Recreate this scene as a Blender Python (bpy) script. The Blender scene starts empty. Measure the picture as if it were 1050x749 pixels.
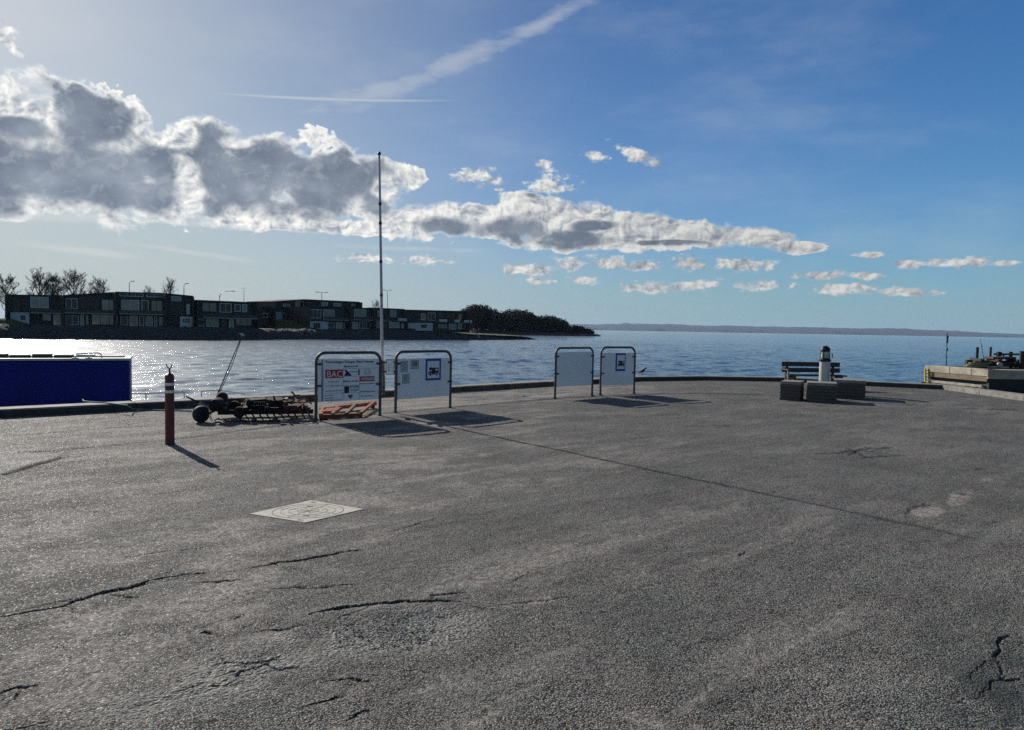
import bpy, math, random
import numpy as np
from mathutils import Vector, Matrix, Quaternion

random.seed(7)
RNG = np.random.default_rng(11)
D = bpy.data
scene = bpy.context.scene
COL = scene.collection
R = math.radians

# ------------------------------------------------------------------ camera
EYE = Vector((0, 0, 1.65))
FPX = 1050 * 26.0 / 36.0
PITCH, ROLL = 2.83, 1.02
RM = (Matrix.Rotation(R(90 - PITCH), 3, 'X') @ Matrix.Rotation(R(ROLL), 3, 'Z'))
cam_d = D.cameras.new('camera')
cam = D.objects.new('camera', cam_d)
COL.objects.link(cam)
cam_d.sensor_width = 36
cam_d.lens = 26
cam_d.clip_start = 0.1
cam_d.clip_end = 40000
cam.matrix_world = Matrix.Translation(EYE) @ RM.to_4x4()
scene.camera = cam

SUN_AZ, SUN_EL = -38.6, 25.7        # degrees from +Y, clockwise positive
SUN = Vector((math.sin(R(SUN_AZ)) * math.cos(R(SUN_EL)), math.cos(R(SUN_AZ)) * math.cos(R(SUN_EL)), math.sin(R(SUN_EL))))
WATER = -1.6


def ray(px, py):
    v = RM @ Vector(((px - 525) / FPX, -(py - 374.5) / FPX, -1))
    return v.normalized()


def G(px, py, z=0.0):
    d = ray(px, py)
    t = (z - EYE.z) / d.z
    return EYE + d * t


def at(px, py, Y):
    d = ray(px, py)
    return EYE + d * (Y / d.y)


def azel(px, py):
    d = ray(px, py)
    return math.degrees(math.atan2(d.x, d.y)), math.degrees(math.asin(d.z))


class Plane:
    """vertical plane through two ground points, with u along it and z up"""
    def __init__(s, p0, p1):
        s.o = Vector((p0[0], p0[1], 0))
        a = Vector((p1[0] - p0[0], p1[1] - p0[1], 0))
        s.L = a.length
        s.e = a.normalized()
        s.n = Vector((s.e.y, -s.e.x, 0))     # towards the viewer

    def uz(s, px, py):
        d = ray(px, py)
        t = (s.o - EYE).dot(s.n) / d.dot(s.n)
        p = EYE + d * t
        return (p - s.o).dot(s.e), p.z

    def pt(s, u, z, off=0.0):
        return s.o + s.e * u + s.n * off + Vector((0, 0, z))


# ------------------------------------------------------------------ materials
def nn(nt, typ, **kw):
    n = nt.nodes.new(typ)
    for k, v in kw.items():
        setattr(n, k, v)
    return n


def setin(n, **kw):
    for k, v in kw.items():
        n.inputs[k.replace('_', ' ')].default_value = v


def new_mat(name):
    m = D.materials.new(name)
    m.use_nodes = True
    nt = m.node_tree
    b = nt.nodes['Principled BSDF']
    return m, nt, b


def c4(c):
    return (c[0], c[1], c[2], 1.0)


def mat(name, col, rough=0.6, metal=0.0, var=0.25, scale=6.0, bump=0.0, bscale=40.0, col2=None, dirt=0.0, stretch=(1, 1, 1), spec=0.5):
    """a surface with uneven colour (two scales of noise), optional second colour in patches, optional bump"""
    m, nt, b = new_mat(name)
    L = nt.links.new
    tc = nn(nt, 'ShaderNodeNewGeometry')
    mp = nn(nt, 'ShaderNodeMapping')
    mp.inputs['Scale'].default_value = stretch
    L(tc.outputs['Position'], mp.inputs['Vector'])
    n1 = nn(nt, 'ShaderNodeTexNoise')
    setin(n1, Scale=scale, Detail=6.0, Roughness=0.65)
    L(mp.outputs[0], n1.inputs['Vector'])
    rp = nn(nt, 'ShaderNodeValToRGB')
    c2 = col2 if col2 else [min(1, x * (1 + var)) for x in col]
    c1 = [x * (1 - var) for x in col]
    rp.color_ramp.elements[0].position = 0.33
    rp.color_ramp.elements[0].color = c4(c1)
    rp.color_ramp.elements[1].position = 0.67
    rp.color_ramp.elements[1].color = c4(c2)
    e = rp.color_ramp.elements.new(0.5)
    e.color = c4(col)
    L(n1.outputs['Fac'], rp.inputs['Fac'])
    L(rp.outputs['Color'], b.inputs['Base Color'])
    setin(b, Roughness=rough, Metallic=metal)
    b.inputs['Specular IOR Level'].default_value = spec
    if bump:
        n2 = nn(nt, 'ShaderNodeTexNoise')
        setin(n2, Scale=bscale, Detail=4.0, Roughness=0.6)
        L(mp.outputs[0], n2.inputs['Vector'])
        bp = nn(nt, 'ShaderNodeBump')
        setin(bp, Strength=1.0, Distance=bump)
        L(n2.outputs['Fac'], bp.inputs['Height'])
        L(bp.outputs[0], b.inputs['Normal'])
    return m


M = {}
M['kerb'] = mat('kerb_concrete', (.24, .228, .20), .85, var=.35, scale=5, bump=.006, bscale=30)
M['kerb_shaded'] = mat('shaded_kerb', (.045, .046, .044), .85, var=.45, scale=4, bump=.006, bscale=30)  # kerb body facing away from the sun: shade put into a darker colour
M['quay_wall'] = mat('quay_wall_concrete', (.16, .155, .14), .9, var=.4, scale=2, bump=.02, bscale=9)
M['cover'] = mat('cover_concrete', (.52, .49, .41), .85, var=.2, scale=14, bump=.003, bscale=90)
M['cover_groove'] = mat('cover_groove_dirt', (.14, .13, .115), .9, var=.4, scale=30)
M['galv'] = mat('galvanised_tube', (.075, .08, .085), .55, .3, var=.2, scale=9)
M['board'] = mat('white_sign_board', (.89, .87, .85), .45, var=.05, scale=3)
M['board_edge'] = mat('board_edge_grey', (.45, .47, .48), .5, var=.1)
M['ink'] = mat('dark_blue_ink', (.008, .014, .05), .6, var=.1)
M['grey_ink'] = mat('grey_ink', (.25, .27, .31), .6, var=.15)
M['black'] = mat('black_ink', (.012, .012, .012), .6, var=.1)
M['red'] = mat('red_print', (.42, .02, .02), .5, var=.12)
M['purple'] = mat('purple_print', (.16, .03, .18), .5, var=.12)
M['blue_sign'] = mat('sign_blue', (.01, .05, .33), .4, var=.1)
M['white_print'] = mat('white_print', (.8, .8, .8), .45, var=.03)
M['paper'] = mat('weathered_paper', (.50, .51, .50), .7, var=.15, scale=30)
M['paper_dark'] = mat('printed_paper', (.17, .18, .2), .7, var=.5, scale=45, col2=(.45, .46, .46))
M['pole'] = mat('pole_paint', (.48, .46, .45), .5, .1, var=.15, scale=8)
M['pole_dark'] = mat('pole_joint', (.06, .06, .06), .5, .5, var=.2)
M['blue_hull'] = mat('navy_hull_paint', (.002, .008, .17), .45, var=.18, scale=1.6, stretch=(1, 1, .35), bump=.004, bscale=2.0, spec=.2)
M['gunwale'] = mat('pale_gunwale', (.42, .42, .40), .5, var=.2, scale=6)
M['deck_dark'] = mat('dark_deck', (.06, .065, .07), .7, var=.3)
M['white_tube'] = mat('white_tube', (.62, .62, .60), .4, var=.12)
M['bollard'] = mat('dark_red_paint', (.105, .012, .014), .5, var=.3, scale=9, bump=.002, bscale=25, stretch=(1, 1, .25))
M['reflective'] = mat('white_band', (.75, .74, .68), .45, var=.1)
M['rubber'] = mat('black_rubber', (.012, .012, .012), .75, var=.3, scale=15, bump=.003)
M['iron'] = mat('old_iron', (.012, .011, .011), .9, 0, var=.4, scale=12, col2=(.035, .018, .012), bump=.004)
M['rust'] = mat('rust_orange', (.21, .052, .020), .85, 0, var=.4, scale=14, col2=(.30, .09, .03), bump=.004)
M['rust_dark'] = mat('rust_brown', (.085, .032, .018), .85, 0, var=.45, scale=14, col2=(.17, .06, .03), bump=.004)
M['pale_metal'] = mat('pale_worn_metal', (.38, .36, .31), .55, .2, var=.25)
M['rope'] = mat('teal_rope', (.06, .20, .18), .8, var=.3, scale=60)
M['bench_wood'] = mat('bench_wood_dark', (.045, .040, .036), .75, var=.4, scale=8, stretch=(1, 8, 8), bump=.002)
M['post_white'] = mat('peeling_white_paint', (.55, .55, .53), .7, var=.12, scale=5, col2=(.20, .19, .18), stretch=(3, 3, .5), bump=.003)
M['lamp_metal'] = mat('lamp_black_metal', (.015, .016, .018), .45, .4, var=.3)
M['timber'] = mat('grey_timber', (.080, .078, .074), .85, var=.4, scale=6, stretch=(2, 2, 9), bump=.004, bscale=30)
M['timber_sunlit'] = mat('sunlit_timber', (.23, .21, .185), .85, var=.3, scale=6, bump=.004, bscale=30)  # paler top planks and armrest post: sunlight worked into the timber colour
M['jetty_conc'] = mat('jetty_concrete', (.40, .355, .275), .85, var=.35, scale=4, bump=.008, bscale=12)
M['jetty_wood'] = mat('jetty_timber', (.22, .170, .112), .85, var=.4, scale=4, stretch=(1, 1, 5), bump=.006, bscale=20)
M['jetty_dark'] = mat('wet_timber', (.028, .027, .025), .8, var=.4, scale=4)
M['yellow'] = mat('faded_yellow_paint', (.48, .36, .11), .7, var=.3, scale=20)
M['house_dark'] = mat('dark_cladding', (.044, .038, .034), .75, var=.35, scale=1.5)
M['house_brown'] = mat('brown_cladding', (.075, .058, .050), .8, var=.3, scale=1.5)
M['house_white'] = mat('pale_render', (.50, .51, .50), .8, var=.12, scale=.7)
M['balcony_edge'] = mat('balcony_edge', (.30, .30, .30), .8, var=.15)
M['house_roof'] = mat('roof_felt', (.03, .03, .033), .85, var=.2)
M['frame_white'] = mat('white_frame', (.6, .6, .6), .6, var=.08)
M['grass'] = mat('lawn', (.055, .075, .022), .95, var=.3, scale=.6, bump=.05, bscale=4)
M['rocks'] = mat('shore_rocks', (.042, .040, .040), .9, var=.5, scale=1.0, bump=.25, bscale=1.4)
M['bark'] = mat('bark', (.085, .074, .066), .9, var=.3)
M['bush'] = mat('wood_foliage', (.030, .028, .018), .95, var=.45, scale=.25)
M['hill'] = mat('far_hill_woods', (.022, .027, .022), .95, var=.4, scale=.012)
M['lamp_post'] = mat('lamp_post_grey', (.20, .21, .22), .5, .4, var=.1)
M['bird_dark'] = mat('bird_plumage', (.035, .035, .037), .8, var=.35, scale=30)
M['bird_leg'] = mat('bird_leg', (.10, .03, .02), .6)
M['litter'] = mat('white_litter', (.75, .75, .73), .6, var=.08)


def glass_mat(name, col, rough=.06):
    m, nt, b = new_mat(name)
    L = nt.links.new
    g = nn(nt, 'ShaderNodeNewGeometry')
    n = nn(nt, 'ShaderNodeTexNoise')
    setin(n, Scale=.8, Detail=3.0)
    L(g.outputs['Position'], n.inputs['Vector'])
    r = nn(nt, 'ShaderNodeValToRGB')
    r.color_ramp.elements[0].position = .35
    r.color_ramp.elements[0].color = c4([x * .45 for x in col])
    r.color_ramp.elements[1].position = .65
    r.color_ramp.elements[1].color = c4(col)
    L(n.outputs['Fac'], r.inputs['Fac'])
    L(r.outputs['Color'], b.inputs['Base Color'])
    setin(b, Roughness=rough)
    b.inputs['Specular IOR Level'].default_value = .9
    return m


M['glass'] = glass_mat('window_glass', (.055, .060, .062))
M['glass_dark'] = glass_mat('dark_room_glass', (.012, .016, .02), .10)
M['glass_dark'].node_tree.nodes['Principled BSDF'].inputs['Specular IOR Level'].default_value = .35
M['glass_pale'] = glass_mat('curtained_glass', (.17, .175, .17))
M['lens'] = glass_mat('lantern_lens', (.35, .42, .40), .1)

# ------------------------------------------------------------------ mesh builder
ORG = {}      # world origin of each thing / part, by object name


class MB:
    def __init__(s):
        s.v = []
        s.f = []

    def add(s, vs, fs):
        k = len(s.v)
        s.v += [Vector(v) for v in vs]
        s.f += [tuple(i + k for i in f) for f in fs]

    def obox(s, p, a, b, c):
        """box from corner p along three edge vectors"""
        p, a, b, c = map(Vector, (p, a, b, c))
        if a.cross(b).dot(c) < 0:
            a, b = b, a
        vs = [p, p + a, p + a + b, p + b, p + c, p + a + c, p + a + b + c, p + b + c]
        s.add(vs, [(0, 3, 2, 1), (4, 5, 6, 7), (0, 1, 5, 4), (1, 2, 6, 5), (2, 3, 7, 6), (3, 0, 4, 7)])

    def box(s, c, size, e1=(1, 0, 0), e2=(0, 1, 0), e3=(0, 0, 1)):
        c = Vector(c)
        a, b, d = Vector(e1) * size[0], Vector(e2) * size[1], Vector(e3) * size[2]
        s.obox(c - a / 2 - b / 2 - d / 2, a, b, d)

    def bar(s, p, q, w, h, up=(0, 0, 1)):
        p, q = Vector(p), Vector(q)
        d = (q - p)
        side = d.cross(Vector(up)).normalized() * w
        u = side.cross(d).normalized() * h
        s.obox(p - side / 2 - u / 2, d, side, u)

    def tube(s, pts, r, n=8, cap=True):
        pts = [Vector(p) for p in pts]
        rs = r if isinstance(r, (list, tuple)) else [r] * len(pts)
        rings = []
        ref = None
        for i, p in enumerate(pts):
            t = (pts[min(i + 1, len(pts) - 1)] - pts[max(i - 1, 0)])
            t = t.normalized() if t.length > 1e-9 else Vector((0, 0, 1))
            if ref is None:
                ref = Vector((0, 0, 1)) if abs(t.z) < .9 else Vector((1, 0, 0))
            a = (ref - t * ref.dot(t))
            if a.length < 1e-6:
                a = t.orthogonal()
            a.normalize()
            b = t.cross(a)
            ref = a
            rings.append([p + (a * math.cos(2 * math.pi * k / n) + b * math.sin(2 * math.pi * k / n)) * rs[i] for k in range(n)])
        vs = [v for rg in rings for v in rg]
        fs = []
        for i in range(len(pts) - 1):
            for k in range(n):
                fs.append((i * n + k, i * n + (k + 1) % n, (i + 1) * n + (k + 1) % n, (i + 1) * n + k))
        if cap:
            fs.append(tuple(range(n - 1, -1, -1)))
            fs.append(tuple((len(pts) - 1) * n + k for k in range(n)))
        s.add(vs, fs)

    def lathe(s, c, prof, n=20, axis=(0, 0, 1)):
        """profile [(radius, height)] turned round an axis through c"""
        c, ax = Vector(c), Vector(axis).normalized()
        s.tube([c + ax * h for _, h in prof], [max(r, 1e-4) for r, _ in prof], n)

    def prism(s, poly, ext):
        poly = [Vector(p) for p in poly]
        ext = Vector(ext)
        n = len(poly)
        vs = poly + [p + ext for p in poly]
        fs = [tuple(range(n - 1, -1, -1)), tuple(range(n, 2 * n))]
        fs += [(i, (i + 1) % n, n + (i + 1) % n, n + i) for i in range(n)]
        s.add(vs, fs)

    def build(s, name, m, parent=None, smooth=False, bevel=0.0, origin=None):
        org = ORG[parent.name] if parent is not None else Vector(origin if origin is not None else (0, 0, 0))
        me = D.meshes.new(name)
        me.from_pydata([tuple(v - org) for v in s.v], [], s.f)
        me.materials.append(m)
        if smooth:
            me.polygons.foreach_set('use_smooth', [True] * len(me.polygons))
            me.set_sharp_from_angle(angle=R(40))
        o = D.objects.new(name, me)
        COL.objects.link(o)
        if parent is not None:
            o.parent = parent
        else:
            o.location = org
        ORG[o.name] = org
        if bevel:
            bm = o.modifiers.new('edge', 'BEVEL')
            bm.width = bevel
            bm.segments = 2
            bm.limit_method = 'ANGLE'
        return o


def thing(name, loc, label, cat, group=None):
    o = D.objects.new(name, None)
    COL.objects.link(o)
    o.location = loc
    o.empty_display_size = .1
    ORG[o.name] = Vector(loc)
    tag(o, label, cat, group)
    return o


def tag(o, label=None, cat=None, group=None, kind=None):
    if label:
        o['label'] = label
    if cat:
        o['category'] = cat
    if group:
        o['group'] = group
    if kind:
        o['kind'] = kind
    return o


def np_mesh(name, verts, quads, m, smooth=True):
    me = D.meshes.new(name)
    nv, nf = len(verts), len(quads)
    me.vertices.add(nv)
    me.vertices.foreach_set('co', np.ascontiguousarray(verts, dtype=np.float32).ravel())
    k = quads.shape[1]
    me.loops.add(nf * k)
    me.loops.foreach_set('vertex_index', np.ascontiguousarray(quads, dtype=np.int32).ravel())
    me.polygons.add(nf)
    me.polygons.foreach_set('loop_start', np.arange(0, nf * k, k, dtype=np.int32))
    if smooth:
        me.polygons.foreach_set('use_smooth', np.ones(nf, dtype=bool))
    me.update(calc_edges=True)
    me.materials.append(m)
    o = D.objects.new(name, me)
    COL.objects.link(o)
    return o


# ------------------------------------------------------------------ numpy noise
def _h(ix, iy, seed):
    n = (ix.astype(np.int64) * 374761393 + iy.astype(np.int64) * 668265263 + seed * 144269504088) & 0xffffffff
    n = ((n ^ (n >> 13)) * 1274126177) & 0xffffffff
    n = n ^ (n >> 16)
    return (n & 0xffff) / 65535.0


def vnoise(x, y, seed=0):
    ix, iy = np.floor(x), np.floor(y)
    fx, fy = x - ix, y - iy
    fx = fx * fx * fx * (fx * (fx * 6 - 15) + 10)
    fy = fy * fy * fy * (fy * (fy * 6 - 15) + 10)
    a, b = _h(ix, iy, seed), _h(ix + 1, iy, seed)
    c, d = _h(ix, iy + 1, seed), _h(ix + 1, iy + 1, seed)
    return (a * (1 - fx) + b * fx) * (1 - fy) + (c * (1 - fx) + d * fx) * fy


def fbm(x, y, oct=5, seed=0, gain=.5):
    t, a, s = np.zeros_like(x), 1.0, 0.0
    for i in range(oct):
        t += a * vnoise(x * 2 ** i + 17.3 * i, y * 2 ** i - 9.1 * i, seed + i)
        s += a
        a *= gain
    return t / s


def sstep(a, b, x):
    t = np.clip((x - a) / (b - a), 0, 1)
    return t * t * (3 - 2 * t)


def seg_dist(x, y, pts):
    """distance to a polyline, and the share of its length at the nearest point"""
    best = np.full(x.shape, 1e9)
    tt = np.zeros_like(x)
    P = [np.array((p[0], p[1])) for p in pts]
    Ls = [np.linalg.norm(P[i + 1] - P[i]) for i in range(len(P) - 1)]
    tot = sum(Ls)
    acc = 0
    for i in range(len(P) - 1):
        d = P[i + 1] - P[i]
        t = np.clip(((x - P[i][0]) * d[0] + (y - P[i][1]) * d[1]) / (Ls[i] ** 2 + 1e-12), 0, 1)
        q = np.hypot(x - P[i][0] - t * d[0], y - P[i][1] - t * d[1])
        m = q < best
        best = np.where(m, q, best)
        tt = np.where(m, (acc + t * Ls[i]) / tot, tt)
        acc += Ls[i]
    return best, tt


# ------------------------------------------------------------------ quay edge line (inner foot of the kerb)
KP = [G(*p) for p in ((0, 428.8), (140, 421.0), (318, 411.6), (400, 406.5), (475, 401.7), (563, 396.2), (655, 390.9), (720, 390.0),
                      (800, 391.3), (890, 396.0), (966, 399.6))]
KP = [Vector((p.x, p.y, 0)) for p in KP]
_d = (KP[0] - KP[1]).normalized()
KP.insert(0, KP[0] + _d * 28)
kr = G(1050, 411.5)
_c = KP[-1]
KP += [Vector((kr.x, kr.y, 0)), Vector((kr.x + (kr.x - _c.x) * 6, kr.y + (kr.y - _c.y) * 6, 0))]
KW, KH = 0.42, 0.14


def offset_line(P, w):
    out = []
    for i, p in enumerate(P):
        a = (P[i] - P[i - 1]).normalized() if i > 0 else None
        b = (P[i + 1] - P[i]).normalized() if i < len(P) - 1 else None
        t = ((a or b) + (b or a)).normalized()
        n = Vector((-t.y, t.x, 0))        # outwards (line runs left to right, sea on its left hand)
        k = 1.0 / max(.4, n.dot(Vector((-(a or b).y, (a or b).x, 0))))
        out.append(p + n * w * k)
    return out


KO = offset_line(KP, KW)

# ------------------------------------------------------------------ ground
def kerb_r(th):
    """distance from the camera foot to the middle of the kerb along a bearing"""
    mid = offset_line(KP, KW * .5)
    r = np.full(th.shape, 45.0)
    dx, dy = np.sin(th), np.cos(th)
    for i in range(len(mid) - 1):
        ax, ay = mid[i].x, mid[i].y
        ex, ey = mid[i + 1].x - ax, mid[i + 1].y - ay
        den = dx * ey - dy * ex
        den = np.where(np.abs(den) < 1e-9, 1e-9, den)
        t = (ax * ey - ay * ex) / den
        s = (ax * dy - ay * dx) / den
        ok = (t > 0) & (s >= -1e-6) & (s <= 1 + 1e-6)
        r = np.where(ok, np.minimum(r, t), r)
    return r


NA, NR = 1250, 860
th = np.concatenate([np.linspace(-180, -43, 40)[:-1], np.linspace(-43, 43, NA), np.linspace(43, 180, 40)[1:-1]])
th = np.radians(th)
rk = kerb_r(th)
tr = np.linspace(0, 1, NR)
rows = [np.full(th.shape, x) for x in (.02, .5, 1.0, 1.6, 2.1)]
rows += [1 / ((1 - t) / 2.5 + t / rk) for t in tr]
RR = np.array(rows)
TT = np.broadcast_to(th, RR.shape)
gx, gy = RR * np.sin(TT), RR * np.cos(TT)

crack = np.zeros_like(gx)
cell = np.maximum(np.gradient(RR, axis=0), RR * math.radians(86 / NA))
gz = np.zeros_like(gx)
ax_, ay_ = gx * .74 + gy * .67, -gx * .67 + gy * .74       # along / across the grain of the old laying lanes
gz += (fbm(ax_ * .35, ay_ * .9, 4, 3) - .5) * .026
gz += (fbm(ax_ * 1.1, ay_ * 3.2, 5, 8, .55) - .5) * .020
gz += (fbm(gx * 7, gy * 7, 4, 5, .6) - .5) * .010
fade_edge = sstep(.2, 1.6, rk[None, :] - RR)
gz *= fade_edge
wob = (fbm(gx * 6, gy * 6, 4, 21) - .5) * .08 + (fbm(gx * 26, gy * 26, 3, 23) - .5) * .035
wob2 = (fbm(gx * 6 + 40, gy * 6 + 11, 4, 31) - .5) * .08 + (fbm(gx * 26 + 9, gy * 26, 3, 33) - .5) * .035


def add_crack(px_pts, w, depth, ledge=0.0, wobble=1.0, frac=1.0, floor=.70):
    global gz, crack
    P = [G(*p) for p in px_pts]
    d, t = seg_dist(gx + wob * wobble, gy + wob2 * wobble, P)
    ww = .52 * w * (0.25 + .95 * np.sin(np.pi * np.clip(t, .03, .97)) ** .7) * (.62 + .75 * vnoise(gx * 9, gy * 9, 77))
    ww = np.maximum(ww, floor * cell * (np.sin(np.pi * np.clip(t, .02, .98)) > .08))
    c = 1 - sstep(.45, 1.05, d / np.maximum(ww, 1e-5))
    if frac < 1:
        c *= sstep(1 - frac - .1, 1 - frac + .1, vnoise(gx * 4, gy * 4, 99))
    gz -= c * depth * .55
    crack = np.maximum(crack, c * min(1.0, depth / .012))
    if ledge:
        # one side heaved up and falling away over a third of a metre
        i = len(P) // 2
        tdir = (P[-1] - P[0]).normalized()
        side = (gx - P[i].x) * tdir.y - (gy - P[i].y) * tdir.x
        env = np.sin(np.pi * np.clip(t, 0, 1)) * np.exp(-(d / .28) ** 2)
        gz += np.where(side < 0, 1.0, 0.0) * env * ledge * .42


add_crack([(-20, 636), (0, 632), (60, 622), (110, 608), (150, 598), (190, 590), (215, 588)], .030, .028, .018)
add_crack([(196, 599), (222, 597), (250, 594.5)], .020, .016, .008)
add_crack([(258, 583.5), (280, 579), (310, 574), (338, 568), (368, 564)], .026, .024, .014)
add_crack([(275, 605), (300, 602), (312, 603), (345, 602), (372, 601)], .018, .016, .006)
add_crack([(318, 633), (338, 628), (360, 624), (385, 622), (410, 618), (450, 617), (470, 617.5)], .034, .030, .022)
add_crack([(500, 621), (530, 619), (560, 617), (590, 612)], .018, .010, .004, 1, .7)
add_crack([(-8, 713), (0, 711), (20, 703.5), (26, 705), (42, 702)], .017, .022)
add_crack([(0, 750), (30, 745), (60, 735)], .012, .010, 0, 1, .6)
add_crack([(218, 683), (240, 680), (266, 679), (290, 670)], .018, .013, .008)
add_crack([(222, 692), (250, 690), (272, 680)], .014, .010, .004)
add_crack([(255, 650), (285, 645), (318, 640)], .014, .011, .006, 1, .8)
add_crack([(205, 649), (211, 647), (216, 651)], .024, .022, 0, .4)
add_crack([(40, 682), (70, 680), (100, 668)], .010, .009, 0, 1, .6)
add_crack([(1023, 660), (1029, 655.5), (1036, 653)], .017, .020, 0, .5)
add_crack([(1023, 659), (1026, 666), (1021, 674), (1024, 678)], .017, .022, 0, .5)
add_crack([(1028, 700), (1036, 698.5), (1046, 696)], .016, .020, 0, .5)
add_crack([(985, 722), (1000, 717), (1011, 709), (1013, 702)], .010, .008, 0, .8, .7)
for q in ([(836, 466), (858, 465.5), (872, 462.5)], [(862, 466), (880, 463), (900, 464)], [(870, 460), (884, 468), (898, 471)],
          [(880, 470), (905, 468), (930, 467)], [(884, 459), (900, 461), (915, 459)], [(872, 468), (878, 463), (896, 459)]):
    add_crack(q, .022, .012, .006)
for q in ([(926, 528), (940, 520), (955, 517)], [(930, 522), (948, 516)], [(700, 437), (735, 436.5), (752, 437)]):
    add_crack(q, .016, .010, .004)
add_crack([(525, 597), (545, 588), (570, 578)], .012, .008, 0, 1, .6)
add_crack([(1000, 482), (1020, 480), (1042, 484)], .03, .012, 0, 1, .7)
add_crack([(600, 700), (650, 717), (700, 722)], .012, .006, 0, 1.5, .5)
# seams between laying lanes
add_crack([(-30, 470), (62, 461.4), (171, 451.5), (260, 440.4), (320, 432), (380, 425.7), (462, 418.2), (560, 409), (655, 404.6), (720, 403.5), (800, 405)], .040, .022, 0, .25, 1.0, 1.15)
add_crack([(-30, 450), (60, 443.5), (130, 438.6), (195, 435)], .036, .020, 0, .25, 1.0, 1.1)
add_crack([(0, 488), (28, 481), (55, 473), (66, 469)], .034, .024, .014, .4, 1.0, 1.0)
add_crack([(66, 469), (82, 468.5), (95, 467)], .03, .012, 0, 1, .7)
add_crack([(862, 411), (920, 415), (980, 419), (1049, 421)], .03, .014, 0, 1, .6)
add_crack([(560, 432), (640, 428), (720, 424)], .03, .008, 0, 1.5, .5)

for q in ([(110, 608), (128, 612), (150, 613)], [(60, 622), (82, 628), (98, 627)], [(150, 598), (172, 588), (186, 580)], [(280, 579), (296, 585), (312, 584)],
          [(385, 622), (372, 630), (352, 634)], [(430, 617.5), (452, 611), (480, 608)], [(470, 617.5), (490, 624), (512, 626)], [(250, 690), (236, 699), (214, 703)], [(266, 679), (284, 684), (305, 683)],
          [(20, 703.5), (14, 712), (2, 722)], [(1021, 674), (1006, 684), (996, 700)], [(1028, 700), (1016, 709), (1000, 717)], [(1024, 678), (1030, 690), (1028, 700)], [(330, 700), (352, 694), (380, 696)]):
    add_crack(q, .014, .012, .003, 1.2)

# random short cracks, sparser to the right
for k in range(13):
    px, py = random.uniform(-30, 560) if k < 10 else random.uniform(560, 1050), random.uniform(465, 740)
    p0 = G(px, py)
    a = R(random.gauss(42, 14))
    ln = random.uniform(.25, .9)
    pts = [p0 + Vector((math.cos(a), math.sin(a), 0)) * ln * s + Vector((random.uniform(-.03, .03), random.uniform(-.03, .03), 0)) for s in (0, .33, .66, 1)]
    d, t = seg_dist(gx + wob, gy + wob2, pts)
    c = 1 - sstep(.3, 1, d / (.012 * (.3 + np.sin(np.pi * t))))
    c *= sstep(.35, .55, vnoise(gx * 5, gy * 5, 200 + k))
    gz -= c * .010
    crack = np.maximum(crack, c * .7)


def blob(px, py, a, b, rot=0.0):
    c = G(px, py)
    dx, dy = gx - c.x, gy - c.y
    cr, sr = math.cos(R(rot)), math.sin(R(rot))
    u, v = (dx * cr + dy * sr) / a, (-dx * sr + dy * cr) / b
    return np.clip(1 - np.hypot(u, v), 0, 1)


n_low = fbm(ax_ * .8, ay_ * 1.6, 5, 41, .6)
n_mid = fbm(gx * 3, gy * 3, 5, 51, .6)
sand = np.zeros_like(gx)
for (px, py, a, b, ro, w) in ((70, 640, .9, .45, 45, .9), (150, 622, .6, .3, 45, .8), (250, 598, .7, .3, 45, 1.), (255, 570, .6, .35, 45, .9),
                              (330, 643, .40, .16, 40, 1.0), (290, 652, .35, .16, 40, .9), (300, 673, .3, .14, 40, .9), (120, 690, .5, .5, 30, .7), (220, 700, .5, .3, 70, .8),
                              (90, 555, 1.3, .6, 45, .8), (190, 545, .9, .4, 40, .9), (250, 508, 1.2, .5, 30, .8), (360, 700, .4, .2, 30, .5),
                              (950, 524, .34, .16, 52, 1.5), (985, 508, .75, .12, 52, 1.1), (1010, 494, .5, .10, 50, .7), (548, 617, .16, .07, 20, 1.3),
                              (720, 530, .6, .25, 30, .5), (395, 515, .7, .3, 35, .8), (500, 633, .22, .18, 0, .8), (690, 745, .3, .1, -30, .8), (345, 565, .25, .1, 30, .8),
                              (600, 476, 1.1, .35, 20, .5), (520, 495, 1.0, .3, 25, .6), (60, 510, 1.5, .7, 40, .8), (20, 540, 1.5, .7, 40, .9)):
    sand = np.maximum(sand, np.clip(blob(px, py, a, b, ro) * 2.0, 0, 1) * w * sstep(.34, .62, n_mid * .6 + n_low * .4))
leftness = 1 - sstep(-2.6, 1.2, gx - .10 * gy)
sand = np.maximum(sand, leftness * .75 * sstep(.47, .66, n_low * .65 + n_mid * .35))
sand = np.maximum(sand, .28 * sstep(.55, .72, n_low))
# worn, sandier lane beyond the seam next to the kerb
seamP = [G(*p) for p in ((-30, 470), (62, 461.4), (171, 451.5), (260, 440.4), (320, 432), (380, 425.7), (462, 418.2), (560, 409), (655, 404.6), (720, 403.5), (800, 405), (1000, 420))]
sx = np.array([p.x for p in seamP])
sy = np.array([p.y for p in seamP])
beyond = sstep(-.02, .10, gy - np.interp(gx, sx, sy))
sand = np.maximum(sand, beyond * (.12 + .62 * sstep(.40, .64, n_mid * .35 + n_low * .3 + .35 * fbm(ax_ * .9, ay_ * 6, 4, 191))) * (1 - sstep(2.5, 7, gx)))
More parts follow.
